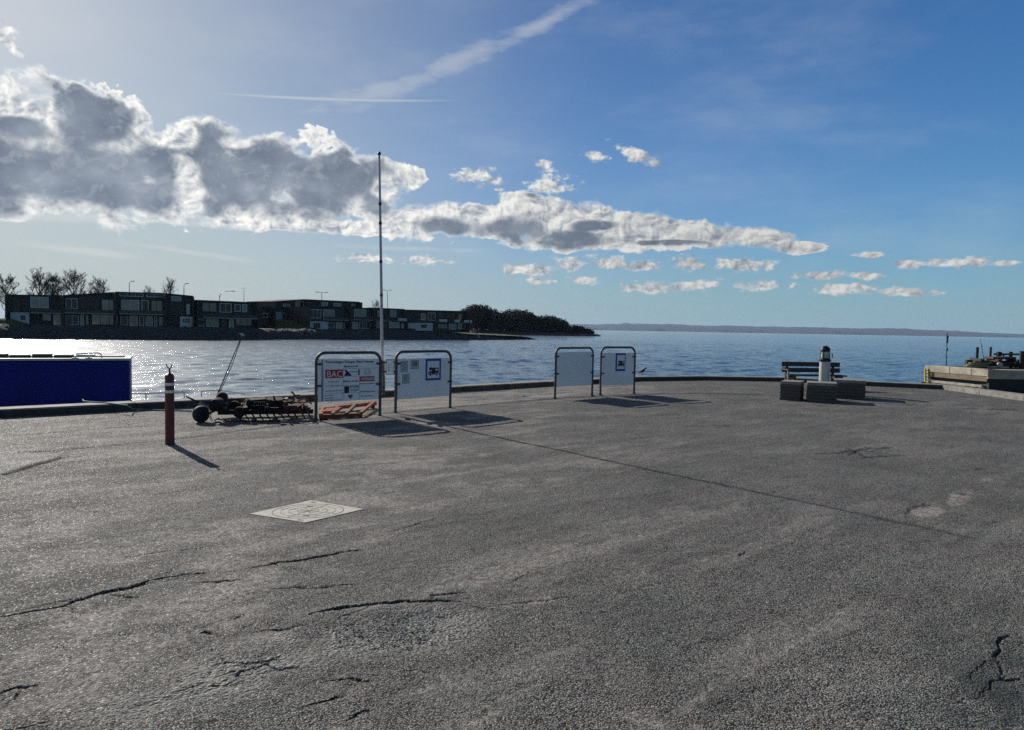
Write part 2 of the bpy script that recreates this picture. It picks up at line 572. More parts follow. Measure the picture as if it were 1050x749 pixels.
# concrete repair at the edge of the view
patch_poly = [G(-120, 462), G(5, 463.5), (G(62, 467)), G(62, 470), G(28, 481), G(0, 488), G(-120, 520)]
inside = np.zeros(gx.shape, bool)
for i in range(len(patch_poly)):
    a, b = patch_poly[i], patch_poly[(i + 1) % len(patch_poly)]
    cnd = ((a.y > gy) != (b.y > gy))
    xi = (b.x - a.x) * (gy - a.y) / ((b.y - a.y) + 1e-12) + a.x
    inside ^= cnd & (gx < xi)
pale = inside * (.75 + .25 * n_mid)
gz += inside * .012
n_str = fbm(ax_ * .8 + 3 * fbm(gx * .5, gy * .5, 3, 7), ay_ * 5.5, 5, 141, .6)
sand = np.maximum(sand, .62 * sstep(.50, .70, n_str) * sstep(.38, .60, n_low) * (1 - .55 * sstep(-1, 4, gx)))
# coarse broken surface around the pothole, oily dark stain
coarse = np.clip(blob(400, 648, .72, .36, 15) * 2.2, 0, 1) * sstep(.25, .55, n_mid)
coarse = np.maximum(coarse, .8 * np.clip(blob(230, 690, .7, .4, 45) * 1.6, 0, 1) * sstep(.4, .6, n_mid))
gz -= np.clip(blob(405, 650, .6, .32, 15) * 1.5, 0, 1) * .010
gz += np.clip(blob(395, 628, .75, .15, 12) * 1.5, 0, 1) * .016
gz += coarse * (fbm(gx * 38, gy * 38, 3, 61) - .5) * .014
dark = np.clip(blob(1005, 715, .42, .32, 50) * 2, 0, 1) * sstep(.3, .6, n_mid) * .95
dark = np.maximum(dark, np.clip(blob(1035, 690, .3, .3, 20) * 1.7, 0, 1) * sstep(.4, .62, n_mid) * .6)
dark = np.maximum(dark, .5 * np.clip(blob(700, 690, 1.0, .5, 20), 0, 1) * sstep(.45, .65, n_mid))
cc0 = (G(255.5, 527.5) + G(373.5, 522.8)) / 2
gz *= sstep(.5, 1.2, np.hypot(gx - cc0.x, gy - cc0.y))

nrow, ncol = gx.shape
idx = np.arange(nrow * ncol).reshape(nrow, ncol)
q = np.stack([idx[:-1, :-1], idx[:-1, 1:], idx[1:, 1:], idx[1:, :-1]], -1).reshape(-1, 4)[:, ::-1]
qc = np.stack([idx[:-1, -1], idx[:-1, 0], idx[1:, 0], idx[1:, -1]], -1).reshape(-1, 4)[:, ::-1]
quads = np.concatenate([q, qc])


def asphalt_material():
    m, nt, b = new_mat('old_asphalt')
    L = nt.links.new
    geo = nn(nt, 'ShaderNodeNewGeometry')
    P = geo.outputs['Position']
    at1 = nn(nt, 'ShaderNodeAttribute', attribute_name='wear')
    at2 = nn(nt, 'ShaderNodeAttribute', attribute_name='stain')
    s1 = nn(nt, 'ShaderNodeSeparateColor')
    s2 = nn(nt, 'ShaderNodeSeparateColor')
    L(at1.outputs['Color'], s1.inputs[0])
    L(at2.outputs['Color'], s2.inputs[0])
    crk, snd, pal = s1.outputs[0], s1.outputs[1], s1.outputs[2]
    crs, drk = s2.outputs[0], s2.outputs[1]
    # stones of the aggregate
    vo = nn(nt, 'ShaderNodeTexVoronoi', feature='F1')
    setin(vo, Scale=118.0, Randomness=1.0)
    L(P, vo.inputs['Vector'])
    wn = nn(nt, 'ShaderNodeSeparateColor')
    L(vo.outputs['Color'], wn.inputs[0])
    vo2 = nn(nt, 'ShaderNodeTexVoronoi', feature='F1')
    setin(vo2, Scale=58.0)
    L(P, vo2.inputs['Vector'])
    wn2 = nn(nt, 'ShaderNodeSeparateColor')
    L(vo2.outputs['Color'], wn2.inputs[0])
    rp = nn(nt, 'ShaderNodeValToRGB')
    cr = rp.color_ramp
    cr.elements[0].position = 0.0
    cr.elements[0].color = (.052, .052, .052, 1)
    cr.elements[1].position = 1.0
    cr.elements[1].color = (.30, .297, .288, 1)
    for ps, c in ((.22, (.108, .108, .106, 1)), (.70, (.148, .148, .145, 1)), (.93, (.200, .199, .193, 1))):
        e = cr.elements.new(ps)
        e.color = c
    L(wn.outputs[0], rp.inputs['Fac'])
    # tone over metres
    n1 = nn(nt, 'ShaderNodeTexNoise')
    setin(n1, Scale=.9, Detail=8.0, Roughness=.62)
    L(P, n1.inputs['Vector'])
    tone = nn(nt, 'ShaderNodeMapRange')
    setin(tone, From_Min=.3, From_Max=.7, To_Min=1.20, To_Max=2.15)
    L(n1.outputs['Fac'], tone.inputs['Value'])
    mul = nn(nt, 'ShaderNodeVectorMath', operation='SCALE')
    L(rp.outputs['Color'], mul.inputs[0])
    L(tone.outputs[0], mul.inputs['Scale'])
    # the stone mix turns pinkish here and greenish there
    nh = nn(nt, 'ShaderNodeTexNoise')
    setin(nh, Scale=1.7, Detail=6.0, Roughness=.65)
    L(P, nh.inputs['Vector'])
    hue = nn(nt, 'ShaderNodeValToRGB')
    hue.color_ramp.elements[0].position = .36
    hue.color_ramp.elements[0].color = (.97, 1.0, .925, 1)
    hue.color_ramp.elements[1].position = .66
    hue.color_ramp.elements[1].color = (1.0, .90, .86, 1)
    L(nh.outputs['Fac'], hue.inputs['Fac'])
    hmul = nn(nt, 'ShaderNodeVectorMath', operation='MULTIPLY')
    L(mul.outputs[0], hmul.inputs[0])
    L(hue.outputs['Color'], hmul.inputs[1])
    mul = hmul
    # dark bitumen in the gaps between stones
    gap = nn(nt, 'ShaderNodeMapRange')
    setin(gap, From_Min=.36, From_Max=.62, To_Min=1.16, To_Max=.06)
    L(vo.outputs['Distance'], gap.inputs['Value'])
    mul0 = mul
    mul = nn(nt, 'ShaderNodeVectorMath', operation='SCALE')
    L(mul0.outputs[0], mul.inputs[0])
    L(gap.outputs[0], mul.inputs['Scale'])
    # sand between the stones: pinkish beige
    sandc = nn(nt, 'ShaderNodeValToRGB')
    sandc.color_ramp.elements[0].color = (.095, .087, .080, 1)
    sandc.color_ramp.elements[1].color = (.46, .415, .375, 1)
    L(wn2.outputs[1], sandc.inputs['Fac'])
    nf = nn(nt, 'ShaderNodeTexNoise')
    setin(nf, Scale=22.0, Detail=8.0, Roughness=.78)
    L(P, nf.inputs['Vector'])
    sa = nn(nt, 'ShaderNodeMath', operation='MULTIPLY_ADD')
    L(snd, sa.inputs[0])
    sa.inputs[1].default_value = 1.0
    sb = nn(nt, 'ShaderNodeMath', operation='SUBTRACT')
    L(nf.outputs['Fac'], sb.inputs[0])
    sb.inputs[1].default_value = .525
    sbm = nn(nt, 'ShaderNodeMath', operation='MULTIPLY')
    L(sb.outputs[0], sbm.inputs[0])
    sbm.inputs[1].default_value = 2.2
    L(sbm.outputs[0], sa.inputs[2])
    sc = nn(nt, 'ShaderNodeMapRange')
    setin(sc, From_Min=0.0, From_Max=.70, To_Min=0.0, To_Max=.85)
    L(sa.outputs[0], sc.inputs['Value'])
    mx = nn(nt, 'ShaderNodeMix', data_type='RGBA')
    L(sc.outputs[0], mx.inputs['Factor'])
    L(mul.outputs[0], mx.inputs['A'])
    L(sandc.outputs['Color'], mx.inputs['B'])
    # concrete repair
    pc = nn(nt, 'ShaderNodeValToRGB')
    pc.color_ramp.elements[0].color = (.17, .165, .152, 1)
    pc.color_ramp.elements[1].color = (.37, .36, .335, 1)
    L(nf.outputs['Fac'], pc.inputs['Fac'])
    mx2 = nn(nt, 'ShaderNodeMix', data_type='RGBA')
    pm = nn(nt, 'ShaderNodeMath', operation='MULTIPLY')
    L(pal, pm.inputs[0])
    pm.inputs[1].default_value = .95
    L(pm.outputs[0], mx2.inputs['Factor'])
    L(mx.outputs['Result'], mx2.inputs['A'])
    L(pc.outputs['Color'], mx2.inputs['B'])
    # broken surface: bare pale gravel
    gv_ = nn(nt, 'ShaderNodeValToRGB')
    gv_.color_ramp.elements[0].color = (.11, .11, .10, 1)
    gv_.color_ramp.elements[1].color = (.44, .43, .39, 1)
    L(wn2.outputs[0], gv_.inputs['Fac'])
    mxg = nn(nt, 'ShaderNodeMix', data_type='RGBA')
    gmf = nn(nt, 'ShaderNodeMath', operation='MULTIPLY')
    L(crs, gmf.inputs[0])
    gmf.inputs[1].default_value = .62
    L(gmf.outputs[0], mxg.inputs['Factor'])
    L(mx2.outputs['Result'], mxg.inputs['A'])
    L(gv_.outputs['Color'], mxg.inputs['B'])
    mx2 = mxg
    # damp oily stain (bluish dark), dirt in cracks
    mx3 = nn(nt, 'ShaderNodeMix', data_type='RGBA')
    dm = nn(nt, 'ShaderNodeMath', operation='MULTIPLY')
    L(drk, dm.inputs[0])
    dm.inputs[1].default_value = .72
    L(dm.outputs[0], mx3.inputs['Factor'])
    L(mx2.outputs['Result'], mx3.inputs['A'])
    mx3.inputs['B'].default_value = (.020, .030, .032, 1)
    mx4 = nn(nt, 'ShaderNodeMix', data_type='RGBA')
    cm = nn(nt, 'ShaderNodeMath', operation='MULTIPLY')
    L(crk, cm.inputs[0])
    cm.inputs[1].default_value = .78
    L(cm.outputs[0], mx4.inputs['Factor'])
    L(mx3.outputs['Result'], mx4.inputs['A'])
    mx4.inputs['B'].default_value = (.010, .010, .010, 1)
    L(mx4.outputs['Result'], b.inputs['Base Color'])
    # a few polished stones catch the sun
    rr = nn(nt, 'ShaderNodeMapRange')
    setin(rr, From_Min=.86, From_Max=.97, To_Min=.92, To_Max=.50)
    L(wn.outputs[1], rr.inputs['Value'])
    L(rr.outputs[0], b.inputs['Roughness'])
    b.inputs['Specular IOR Level'].default_value = .24
    # relief: stones + grit + larger stones where broken
    h1 = nn(nt, 'ShaderNodeMapRange')
    setin(h1, From_Min=0.0, From_Max=.7, To_Min=1.0, To_Max=0.0)
    L(vo.outputs['Distance'], h1.inputs['Value'])
    hm = nn(nt, 'ShaderNodeMath', operation='MULTIPLY')
    L(h1.outputs[0], hm.inputs[0])
    hr = nn(nt, 'ShaderNodeMapRange')
    setin(hr, From_Min=0.0, From_Max=1.0, To_Min=.35, To_Max=1.0)
    L(wn.outputs[2], hr.inputs['Value'])
    L(hr.outputs[0], hm.inputs[1])
    h2 = nn(nt, 'ShaderNodeMapRange')
    setin(h2, From_Min=0.0, From_Max=.7, To_Min=1.0, To_Max=0.0)
    L(vo2.outputs['Distance'], h2.inputs['Value'])
    h2m = nn(nt, 'ShaderNodeMath', operation='MULTIPLY')
    L(h2.outputs[0], h2m.inputs[0])
    cr2 = nn(nt, 'ShaderNodeMath', operation='MULTIPLY_ADD')
    L(crs, cr2.inputs[0])
    cr2.inputs[1].default_value = 1.6
    cr2.inputs[2].default_value = .45
    L(cr2.outputs[0], h2m.inputs[1])
    hs = nn(nt, 'ShaderNodeMath', operation='ADD')
    L(hm.outputs[0], hs.inputs[0])
    L(h2m.outputs[0], hs.inputs[1])
    bp = nn(nt, 'ShaderNodeBump')
    setin(bp, Strength=1.0, Distance=.0050)
    L(hs.outputs[0], bp.inputs['Height'])
    L(bp.outputs[0], b.inputs['Normal'])
    return m


ground = np_mesh('asphalt_ground', np.stack([gx, gy, gz], -1).reshape(-1, 3), quads, asphalt_material())
tag(ground, kind='structure')
for nm, chans in (('wear', (crack, sand, pale)), ('stain', (coarse, dark, dark * 0))):
    ca = ground.data.color_attributes.new(nm, 'FLOAT_COLOR', 'POINT')
    arr = np.ones((nrow * ncol, 4), np.float32)
    for i, ch in enumerate(chans):
        arr[:, i] = np.clip(ch, 0, 1).reshape(-1)
    ca.data.foreach_set('color', arr.ravel())

# ------------------------------------------------------------------ kerb and quay wall
kb, kc = MB(), MB()
for i in range(len(KP) - 1):
    a, b, ao, bo = KP[i], KP[i + 1], KO[i], KO[i + 1]
    Ln = (b - a).length
    n = max(1, round(Ln / 1.9))
    shaded_side = i < len(KP) - 3
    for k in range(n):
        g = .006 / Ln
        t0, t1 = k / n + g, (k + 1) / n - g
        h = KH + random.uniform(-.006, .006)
        mid = h - .032 if shaded_side else h
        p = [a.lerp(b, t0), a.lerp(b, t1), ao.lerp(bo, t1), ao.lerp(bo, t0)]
        for mb, z0, z1 in (((kb, -.12, mid - .002), (kc, mid, h)) if shaded_side else ((kc, -.12, h),)):
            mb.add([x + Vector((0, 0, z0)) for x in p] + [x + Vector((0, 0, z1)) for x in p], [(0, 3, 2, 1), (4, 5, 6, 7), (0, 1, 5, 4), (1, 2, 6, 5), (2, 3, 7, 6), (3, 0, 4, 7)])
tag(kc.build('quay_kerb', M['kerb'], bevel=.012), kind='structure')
tag(kb.build('quay_kerb', M['kerb_shaded'], bevel=.006), kind='structure')
qw = MB()
K1, K2 = offset_line(KP, .05), offset_line(KP, KW - .03)
for i in range(len(KP) - 1):
    a, b, c, d = K1[i], K1[i + 1], K2[i + 1], K2[i]
    lo, hi = Vector((0, 0, -2.35)), Vector((0, 0, -.10))
    qw.add([x + lo for x in (a, b, c, d)] + [x + hi for x in (a, b, c, d)], [(0, 3, 2, 1), (4, 5, 6, 7), (0, 1, 5, 4), (1, 2, 6, 5), (2, 3, 7, 6), (3, 0, 4, 7)])
tag(qw.build('quay_wall', M['quay_wall']), 'grey concrete quay wall under the kerb beside the water', 'wall')

# ------------------------------------------------------------------ water
def water_material():
    m, nt, b = new_mat('sea_water')
    L = nt.links.new
    geo = nn(nt, 'ShaderNodeNewGeometry')
    mp = nn(nt, 'ShaderNodeMapping')
    mp.inputs['Rotation'].default_value = (0, 0, R(-14))
    mp.inputs['Scale'].default_value = (.55, 1.0, 1.0)
    L(geo.outputs['Position'], mp.inputs['Vector'])
    hs = None
    for sc, amp, det in ((.06, .22, 3.0), (.26, .09, 3.0), (1.3, .05, 4.0), (5.0, .082, 4.0)):
        n = nn(nt, 'ShaderNodeTexNoise')
        setin(n, Scale=sc, Detail=det, Roughness=.55, Distortion=.4)
        L(mp.outputs[0], n.inputs['Vector'])
        mu = nn(nt, 'ShaderNodeMath', operation='MULTIPLY')
        mu.inputs[1].default_value = amp
        L(n.outputs['Fac'], mu.inputs[0])
        if hs is None:
            hs = mu.outputs[0]
        else:
            ad = nn(nt, 'ShaderNodeMath', operation='ADD')
            L(hs, ad.inputs[0])
            L(mu.outputs[0], ad.inputs[1])
            hs = ad.outputs[0]
    bp = nn(nt, 'ShaderNodeBump')
    setin(bp, Strength=1.0, Distance=1.0)
    L(hs, bp.inputs['Height'])
    L(bp.outputs[0], b.inputs['Normal'])
    b.inputs['Base Color'].default_value = (.045, .112, .140, 1)
    setin(b, Roughness=.09, IOR=2.3)
    # the unresolved ripples: a broad sheen under the sun
    setin(b, Coat_Weight=.55, Coat_Roughness=.45)
    b.inputs['Coat IOR'].default_value = 1.5
    return m


# chop modelled as a sum of short-crested waves on a fan of the sea seen from the quay, the rest of the sheet lies flat
w_r = [10.5]
while w_r[-1] < 15300:
    r = w_r[-1]
    w_r.append(r + (max(.22, r * .0042) if r < 420 else r * .03))
w_r = np.array(w_r)
w_dr = np.gradient(w_r)
w_th = np.radians(np.linspace(-44, 44, 1080))
WR, WT = np.meshgrid(w_r, w_th, indexing='ij')
wx, wy = WR * np.sin(WT), WR * np.cos(WT)
wz_ = np.zeros_like(wx)
gust = .65 + .7 * fbm(wx * .02, wy * .02, 3, 71)
for k in range(46):
    lam = .7 * (4.6 / .7) ** ((k + RNG.random()) / 46)
    ang = R(-62 + RNG.normal() * 30)           # direction the waves run
    kx, ky = 2 * math.pi / lam * math.cos(ang), 2 * math.pi / lam * math.sin(ang)
    amp = .0046 * lam ** .85 * RNG.uniform(.6, 1.3)
    keep = sstep(2.2, 4.5, lam / w_dr)[:, None]
    ph = kx * wx + ky * wy + RNG.random() * 6.28
    group = .35 + 1.3 * vnoise(wx / (lam * 4) + k * 7.7, wy / (lam * 4) - k * 3.1, 300 + k)
    sn = np.sin(ph)
    wz_ += keep * amp * group * (sn + .28 * np.cos(2 * ph))
wz_ *= gust * sstep(9000, 300, WR)
ii = np.arange(wx.size).reshape(wx.shape)
wq = np.stack([ii[:-1, :-1], ii[1:, :-1], ii[1:, 1:], ii[:-1, 1:]], -1).reshape(-1, 4)[:, ::-1]
wvs = np.stack([wx, wy, WATER + wz_], -1).reshape(-1, 3)
flat = np.array([(-11500, -400, WATER - .45), (16500, -400, WATER - .45), (16500, 16000, WATER - .45), (-11500, 16000, WATER - .45)])
n0 = len(wvs)
sea = np_mesh('sea_water', np.concatenate([wvs, flat]), np.concatenate([wq, np.array([[n0, n0 + 1, n0 + 2, n0 + 3]])]), water_material())
tag(sea, kind='structure')

# ------------------------------------------------------------------ far hills
prof = ((380, 333.4), (560, 333.0), (620, 332.2), (636, 331.8), (641, 330.8), (647, 331.9), (700, 333.2), (760, 334.6), (800, 335.4), (850, 336.0), (880, 336.6), (930, 337.6), (975, 339.4),
        (1010, 341.2), (1050, 342.9), (1150, 344.9), (1300, 348.0))
HY = 14000.0
hx = np.linspace(-1600, 14600, 1300)
zs = []
pxs = [at(p[0], p[1], HY) for p in prof]
ridge = np.interp(hx, [p.x for p in pxs], [p.z for p in pxs])
ridge += (fbm(hx / 140, hx * 0, 5, 9) - .5) * 20 + (fbm(hx / 600, hx * 0 + 3, 3, 19) - .5) * 18
ridge = np.maximum(ridge, 2.0)
hv = []
for (fy, fz) in ((-560, -.03), (-520, .10), (-260, .55), (0, 1.0), (560, .9), (1020, .5), (1700, -.02)):
    hv.append(np.stack([hx, np.full_like(hx, HY + fy) + (fbm(hx / 300, hx * 0 + fy, 3, 5) - .5) * 60, np.where(fz < 0, WATER - .8, WATER + (ridge - WATER) * fz)], -1))
hv = np.array(hv)
ii = np.arange(hv.shape[0] * hv.shape[1]).reshape(hv.shape[:2])
tag(np_mesh('far_hills', hv.reshape(-1, 3), np.stack([ii[:-1, :-1], ii[:-1, 1:], ii[1:, 1:], ii[1:, :-1]], -1).reshape(-1, 4), M['hill']), kind='structure')

# ------------------------------------------------------------------ opposite shore
SHX = (-400, -120, 0, 200, 400, 500, 552)
SHY = (347.0, 347.0, 347.4, 348.7, 348.5, 348.8, 348.4)
shore = [G(a, b, WATER) for a, b in zip(SHX, SHY)]
sp = []
for i in range(len(shore) - 1):
    n = max(2, int((shore[i + 1] - shore[i]).length / .6))
    sp += [shore[i].lerp(shore[i + 1], k / n) for k in range(n)]
sp.append(shore[-1])
sp = np.array([(p.x, p.y) for p in sp])
arc = np.concatenate([[0], np.cumsum(np.hypot(*np.diff(sp, axis=0).T))])
tan = np.gradient(sp, axis=0)
tan = tan / np.hypot(tan[:, 0], tan[:, 1])[:, None]
for _ in range(40):
    tan[1:-1] = (tan[:-2] + tan[1:-1] * 2 + tan[2:]) / 4
nor = np.stack([-tan[:, 1], tan[:, 0]], -1)
# bank height falls off along the breakwater towards its tip
xt = np.interp(arc, [0, arc[-1]], [0, 1])
tip_px = np.array([(FPX * p[0] / p[1] + 525) for p in sp])
bh = np.interp(tip_px, [-400, 420, 470, 505, 535, 552], [2.35, 2.25, 1.7, 1.35, 1.0, .25])
offs = (-1.5, -.3, .3, .9, 1.5, 2.1, 2.8, 3.6, 4.6, 6, 8, 12, 18, 26, 40, 70)
hfac = (-.8, -.15, .15, .36, .55, .72, .86, .95, 1.0, 1.0, 1.0, 1.03, 1.1, 1.2, 1.3, 1.4)
wid = np.interp(tip_px, [-400, 430, 480, 520, 552], [1, 1, .6, .12, .05])
gv = []
for o_, h_ in zip(offs, hfac):
    oo = o_ * (wid if o_ > 4.6 else 1.0)
    X = sp[:, 0] + nor[:, 0] * oo
    Y = sp[:, 1] + nor[:, 1] * oo
    rough = (fbm(X * 1.1 + 5, Y * 1.1, 4, 14, .6) - .5) * (1.5 if o_ < 4.6 else .25)
    gv.append(np.stack([X, Y, WATER + bh * h_ + rough * np.minimum(1, bh / 1.5)], -1))
gv = np.array(gv)
ii = np.arange(gv.shape[0] * gv.shape[1]).reshape(gv.shape[:2])
qd = np.stack([ii[:-1, :-1], ii[:-1, 1:], ii[1:, 1:], ii[1:, :-1]], -1)
sh_o = np_mesh('opposite_shore', gv.reshape(-1, 3), qd.reshape(-1, 4), M['rocks'])
sh_o.data.materials.append(M['grass'])
mi = np.zeros(qd.shape[:2], np.int32)
mi[9:, :] = 1
sh_o.data.polygons.foreach_set('material_index', mi.reshape(-1))
tag(sh_o, kind='structure')

# grassy mound behind the rocks, green slope between two houses
def mound(name, c, rx, ry, h, m=None):
    n = 28
    vs, fs = [], []
    for i in range(9):
        f = i / 8
        for k in range(n):
            a = 2 * math.pi * k / n
            r = f * (1 + .12 * math.sin(3 * a + c[0]))
            vs.append((c[0] + rx * r * math.cos(a), c[1] + ry * r * math.sin(a), c[2] + h * (math.cos(math.pi * f) * .5 + .5) - (.3 if i == 8 else 0)))
    for i in range(8):
        for k in range(n):
            fs.append((i * n + k, (i + 1) * n + k, (i + 1) * n + (k + 1) % n, i * n + (k + 1) % n))
    fs = fs[n:] + [tuple(range(n, 2 * n))]
    mb = MB()
    mb.add(vs, fs)
    return tag(mb.build(name, m or M['grass'], smooth=True), kind='structure')


p = at(3, 333, 134)
mound('grass_mound', (p.x, p.y, .6), 6, 4, 1.3)
p = at(286, 334, 172)
mound('grass_mound', (p.x, p.y + 3, .7), 9, 6, 2.2)

# headland with its wood
hp = MB()
hl = [at(x, y, 385.0) for x, y in ((440, 344.4), (470, 344.4), (520, 344.4), (570, 344.5), (600, 344.6), (614, 344.8))]
hd = []
hn = 60
hxs = np.linspace(hl[0].x, hl[-1].x + 1, hn)
for (fy, fz) in ((-9, -1.4), (-6, .25), (-2, 1.0), (8, 1.6), (30, 1.8), (60, 1.0), (75, -1.2)):
    taper = np.interp(hxs, [hl[0].x, hl[-2].x, hl[-1].x + 1], [1, 1, .25])
    hd.append(np.stack([hxs, 388 + np.full(hn, fy) * np.where(fy > 0, taper, .6 * taper + .4), WATER + .4 + np.where(fz > 0, fz * taper, fz) + (fbm(hxs * .4, hxs * 0 + fy, 4, 3) - .5) * .9], -1))
hd = np.array(hd)
ii = np.arange(hd.shape[0] * hd.shape[1]).reshape(hd.shape[:2])
tag(np_mesh('headland', hd.reshape(-1, 3), np.stack([ii[:-1, :-1], ii[:-1, 1:], ii[1:, 1:], ii[1:, :-1]], -1).reshape(-1, 4), M['rocks']), kind='structure')

TOP = ((474, 319), (483, 313.3), (492, 311.8), (503, 315.9), (512.6, 321), (521.7, 317.2), (531, 318.7), (540, 318.7), (549, 322.6), (563, 323.9), (574, 326), (582, 332.6), (592.6, 335), (599, 334.2), (606, 338.8), (609, 342))
tv, tf = [], []


def wood_leaf(p, sz):
    n = np.array([random.gauss(0, 1) for _ in range(3)])
    a = Vector(n).normalized()
    b = a.orthogonal().normalized()
    b.rotate(Quaternion(a, random.uniform(0, 6.28)))
    c = a.cross(b)
    k = len(tv)
    tv.extend([p + b * sz, p - b * sz * .4 + c * sz * .6, p - b * sz * .5 - c * sz * .7])
    tf.append((k, k + 1, k + 2))


for k in range(46):
    px = 474 + (608 - 474) * (k + random.random()) / 46
    ty = np.interp(px, [t[0] for t in TOP], [t[1] for t in TOP]) + random.choice((0, 0, .6, 1.6, 3))
    Y = 388 + random.uniform(-1, 26) * np.interp(px, [474, 590, 608], [1, .7, .1])
    top = at(px, ty, Y)
    base = WATER + 1.2
    Hh = max(1.4, (top.z - base) * 1.04)
    rx = min(5.5, .9 + Hh * .42)
    for j in range(int(420 + 130 * Hh)):
        u = Vector((random.gauss(0, 1), random.gauss(0, 1), random.gauss(0, 1))).normalized() * (random.random() ** .45)
        wz = base + Hh * (.5 + .5 * u.z)
        kx = 1 if u.z > -.2 else 1.0
        wood_leaf(Vector((top.x + u.x * rx * kx, Y + u.y * rx, wz + (random.random() < .04) * .8)), random.uniform(.25, .62))
wd = D.meshes.new('headland_wood')
wd.from_pydata([tuple(v) for v in tv], [], tf)
wd.materials.append(M['bush'])
wo = D.objects.new('headland_wood', wd)
COL.objects.link(wo)
tag(wo, 'dark dense wood covering the low headland', 'wood', kind='stuff')

# ------------------------------------------------------------------ houses across the water
def line_y(px):
    return float(np.interp(px, [-60, 0, 200, 262, 300, 400, 480], [130, 134, 151, 160, 170, 190, 206]))


def cf(x, y, k):
    """points measured in enlarged crops of the photograph, back to photograph pixels"""
    if k == 1:
        return x / 5.25, 255 + y / 5.25
    if k == 2:
        return 160 + x / 4.375, 260 + y / 4.375
    return 380 + x / 4.375, 270 + y / 4.375


def house(x0, x1, top0, top1, base, depth, label, k, wins, walls=(), balc=(), dy=0.0, body='house_dark', doors=()):
    y0, y1 = line_y(x0) + dy, line_y(x1) + dy
    P0, P1 = at(x0, 334, y0), at(x1, 334, y1)
    pl = Plane(P0, P1)
    z0 = pl.uz(x0, top0)[1]
    z1 = pl.uz(x1, top1)[1]
    zb = pl.uz((x0 + x1) / 2, base)[1] - .6
    t = thing('terraced_house', pl.pt(pl.L / 2, zb, -depth / 2), label, 'house', 'dark flat-roofed houses across the water')
    inn = -pl.n
    w = MB()
    g = .03
    quad = [pl.pt(g, zb), pl.pt(pl.L - g, zb), pl.pt(pl.L - g, z1 - .25), pl.pt(g, z0 - .25)]
    w.prism([p for p in quad], inn * depth)
    w.build('wall', M[body], t)
    for u in (.0, pl.L - .22):          # party walls standing proud of the glazed fronts
        fw_ = MB()
        zt_ = z0 if u == 0 else z1
        fw_.obox(pl.pt(u + .005, zb, .001), pl.e * .21, pl.n * 1.7, Vector((0, 0, (zt_ - zb) * .97)))
        fw_.build('party_wall', M['house_dark'], t)
    r = MB()
    e = .0
    rq = [pl.pt(-e + g, z0 - .25, .35), pl.pt(pl.L + e - g, z1 - .25, .35), pl.pt(pl.L + e - g, z1, .35), pl.pt(-e + g, z0, .35)]
    r.prism(rq, inn * (depth + .5))
    r.build('roof', M['house_roof'], t)
    for (a, b, c, d, kind) in walls:
        (xa, ya), (xb, yb) = cf(a, b, k), cf(c, d, k)
        ua, za = pl.uz(xa, ya)
        ub, zb2 = pl.uz(xb, yb)
        mb = MB()
        prd = {'white': .5, 'sun': .55, 'brown': .25}[kind]
        mb.obox(pl.pt(ua, zb2, -.05), pl.e * (ub - ua), pl.n * (prd + .05), Vector((0, 0, za - zb2)))
        mb.build('bay', M['house_white' if kind != 'brown' else 'house_brown'], t)
    for (a, b, c, d, kind) in wins:
        (xa, ya), (xb, yb) = cf(a, b, k), cf(c, d, k)
        ua, za = pl.uz(xa, ya)
        ub, zb2 = pl.uz(xb, yb)
        off = .56 if kind == 'bay' else .03
        fr = MB()
        fw = .12
        o = pl.pt(ua, zb2, off)
        W, H = ub - ua, za - zb2
        nn_ = pl.n * .08
        up = Vector((0, 0, 1))
        fr.obox(o, pl.e * W, nn_, up * fw)
        fr.obox(o + up * (H - fw), pl.e * W, nn_, up * fw)
        fr.obox(o + up * fw, pl.e * fw, nn_, up * (H - 2 * fw))
        fr.obox(o + up * fw + pl.e * (W - fw), pl.e * fw, nn_, up * (H - 2 * fw))
        m_ = max(1, round(W / 1.3))
        for q_ in range(1, m_):
            fr.obox(o + up * fw + pl.e * (W * q_ / m_ - .04), pl.e * .08, nn_, up * (H - 2 * fw))
        f = fr.build('window', M['frame_white' if kind in ('w', 'p') and random.random() < .72 else 'house_dark'], t)
        gl = MB()
        gl.obox(o + pl.e * fw + up * fw - pl.n * .02, pl.e * (W - 2 * fw), pl.n * .05, up * (H - 2 * fw))
        gl.build('pane', M[random.choice(('glass_pale', 'glass', 'glass')) if kind == 'p' else random.choice(('glass', 'glass_dark', 'glass_dark'))], f)
    for (a, b, c, kind) in balc:
        xa, ya = cf(a, b, k)
        xb, _ = cf(c, b, k)
        ua, za = pl.uz(xa, ya)
        ub = pl.uz(xb, ya)[0]
        sl = MB()
        sl.obox(pl.pt(ua, za - .15, .03), pl.e * (ub - ua), pl.n * 1.6, Vector((0, 0, .18)))
        bo = sl.build('balcony', M['balcony_edge'], t)
        rl = MB()
        rl.obox(pl.pt(ua, za + .05, 1.55), pl.e * (ub - ua), pl.n * .05, Vector((0, 0, .60)))
        rl.build('railing', M['house_white' if kind == 'w' else 'house_brown'], bo)
    return t


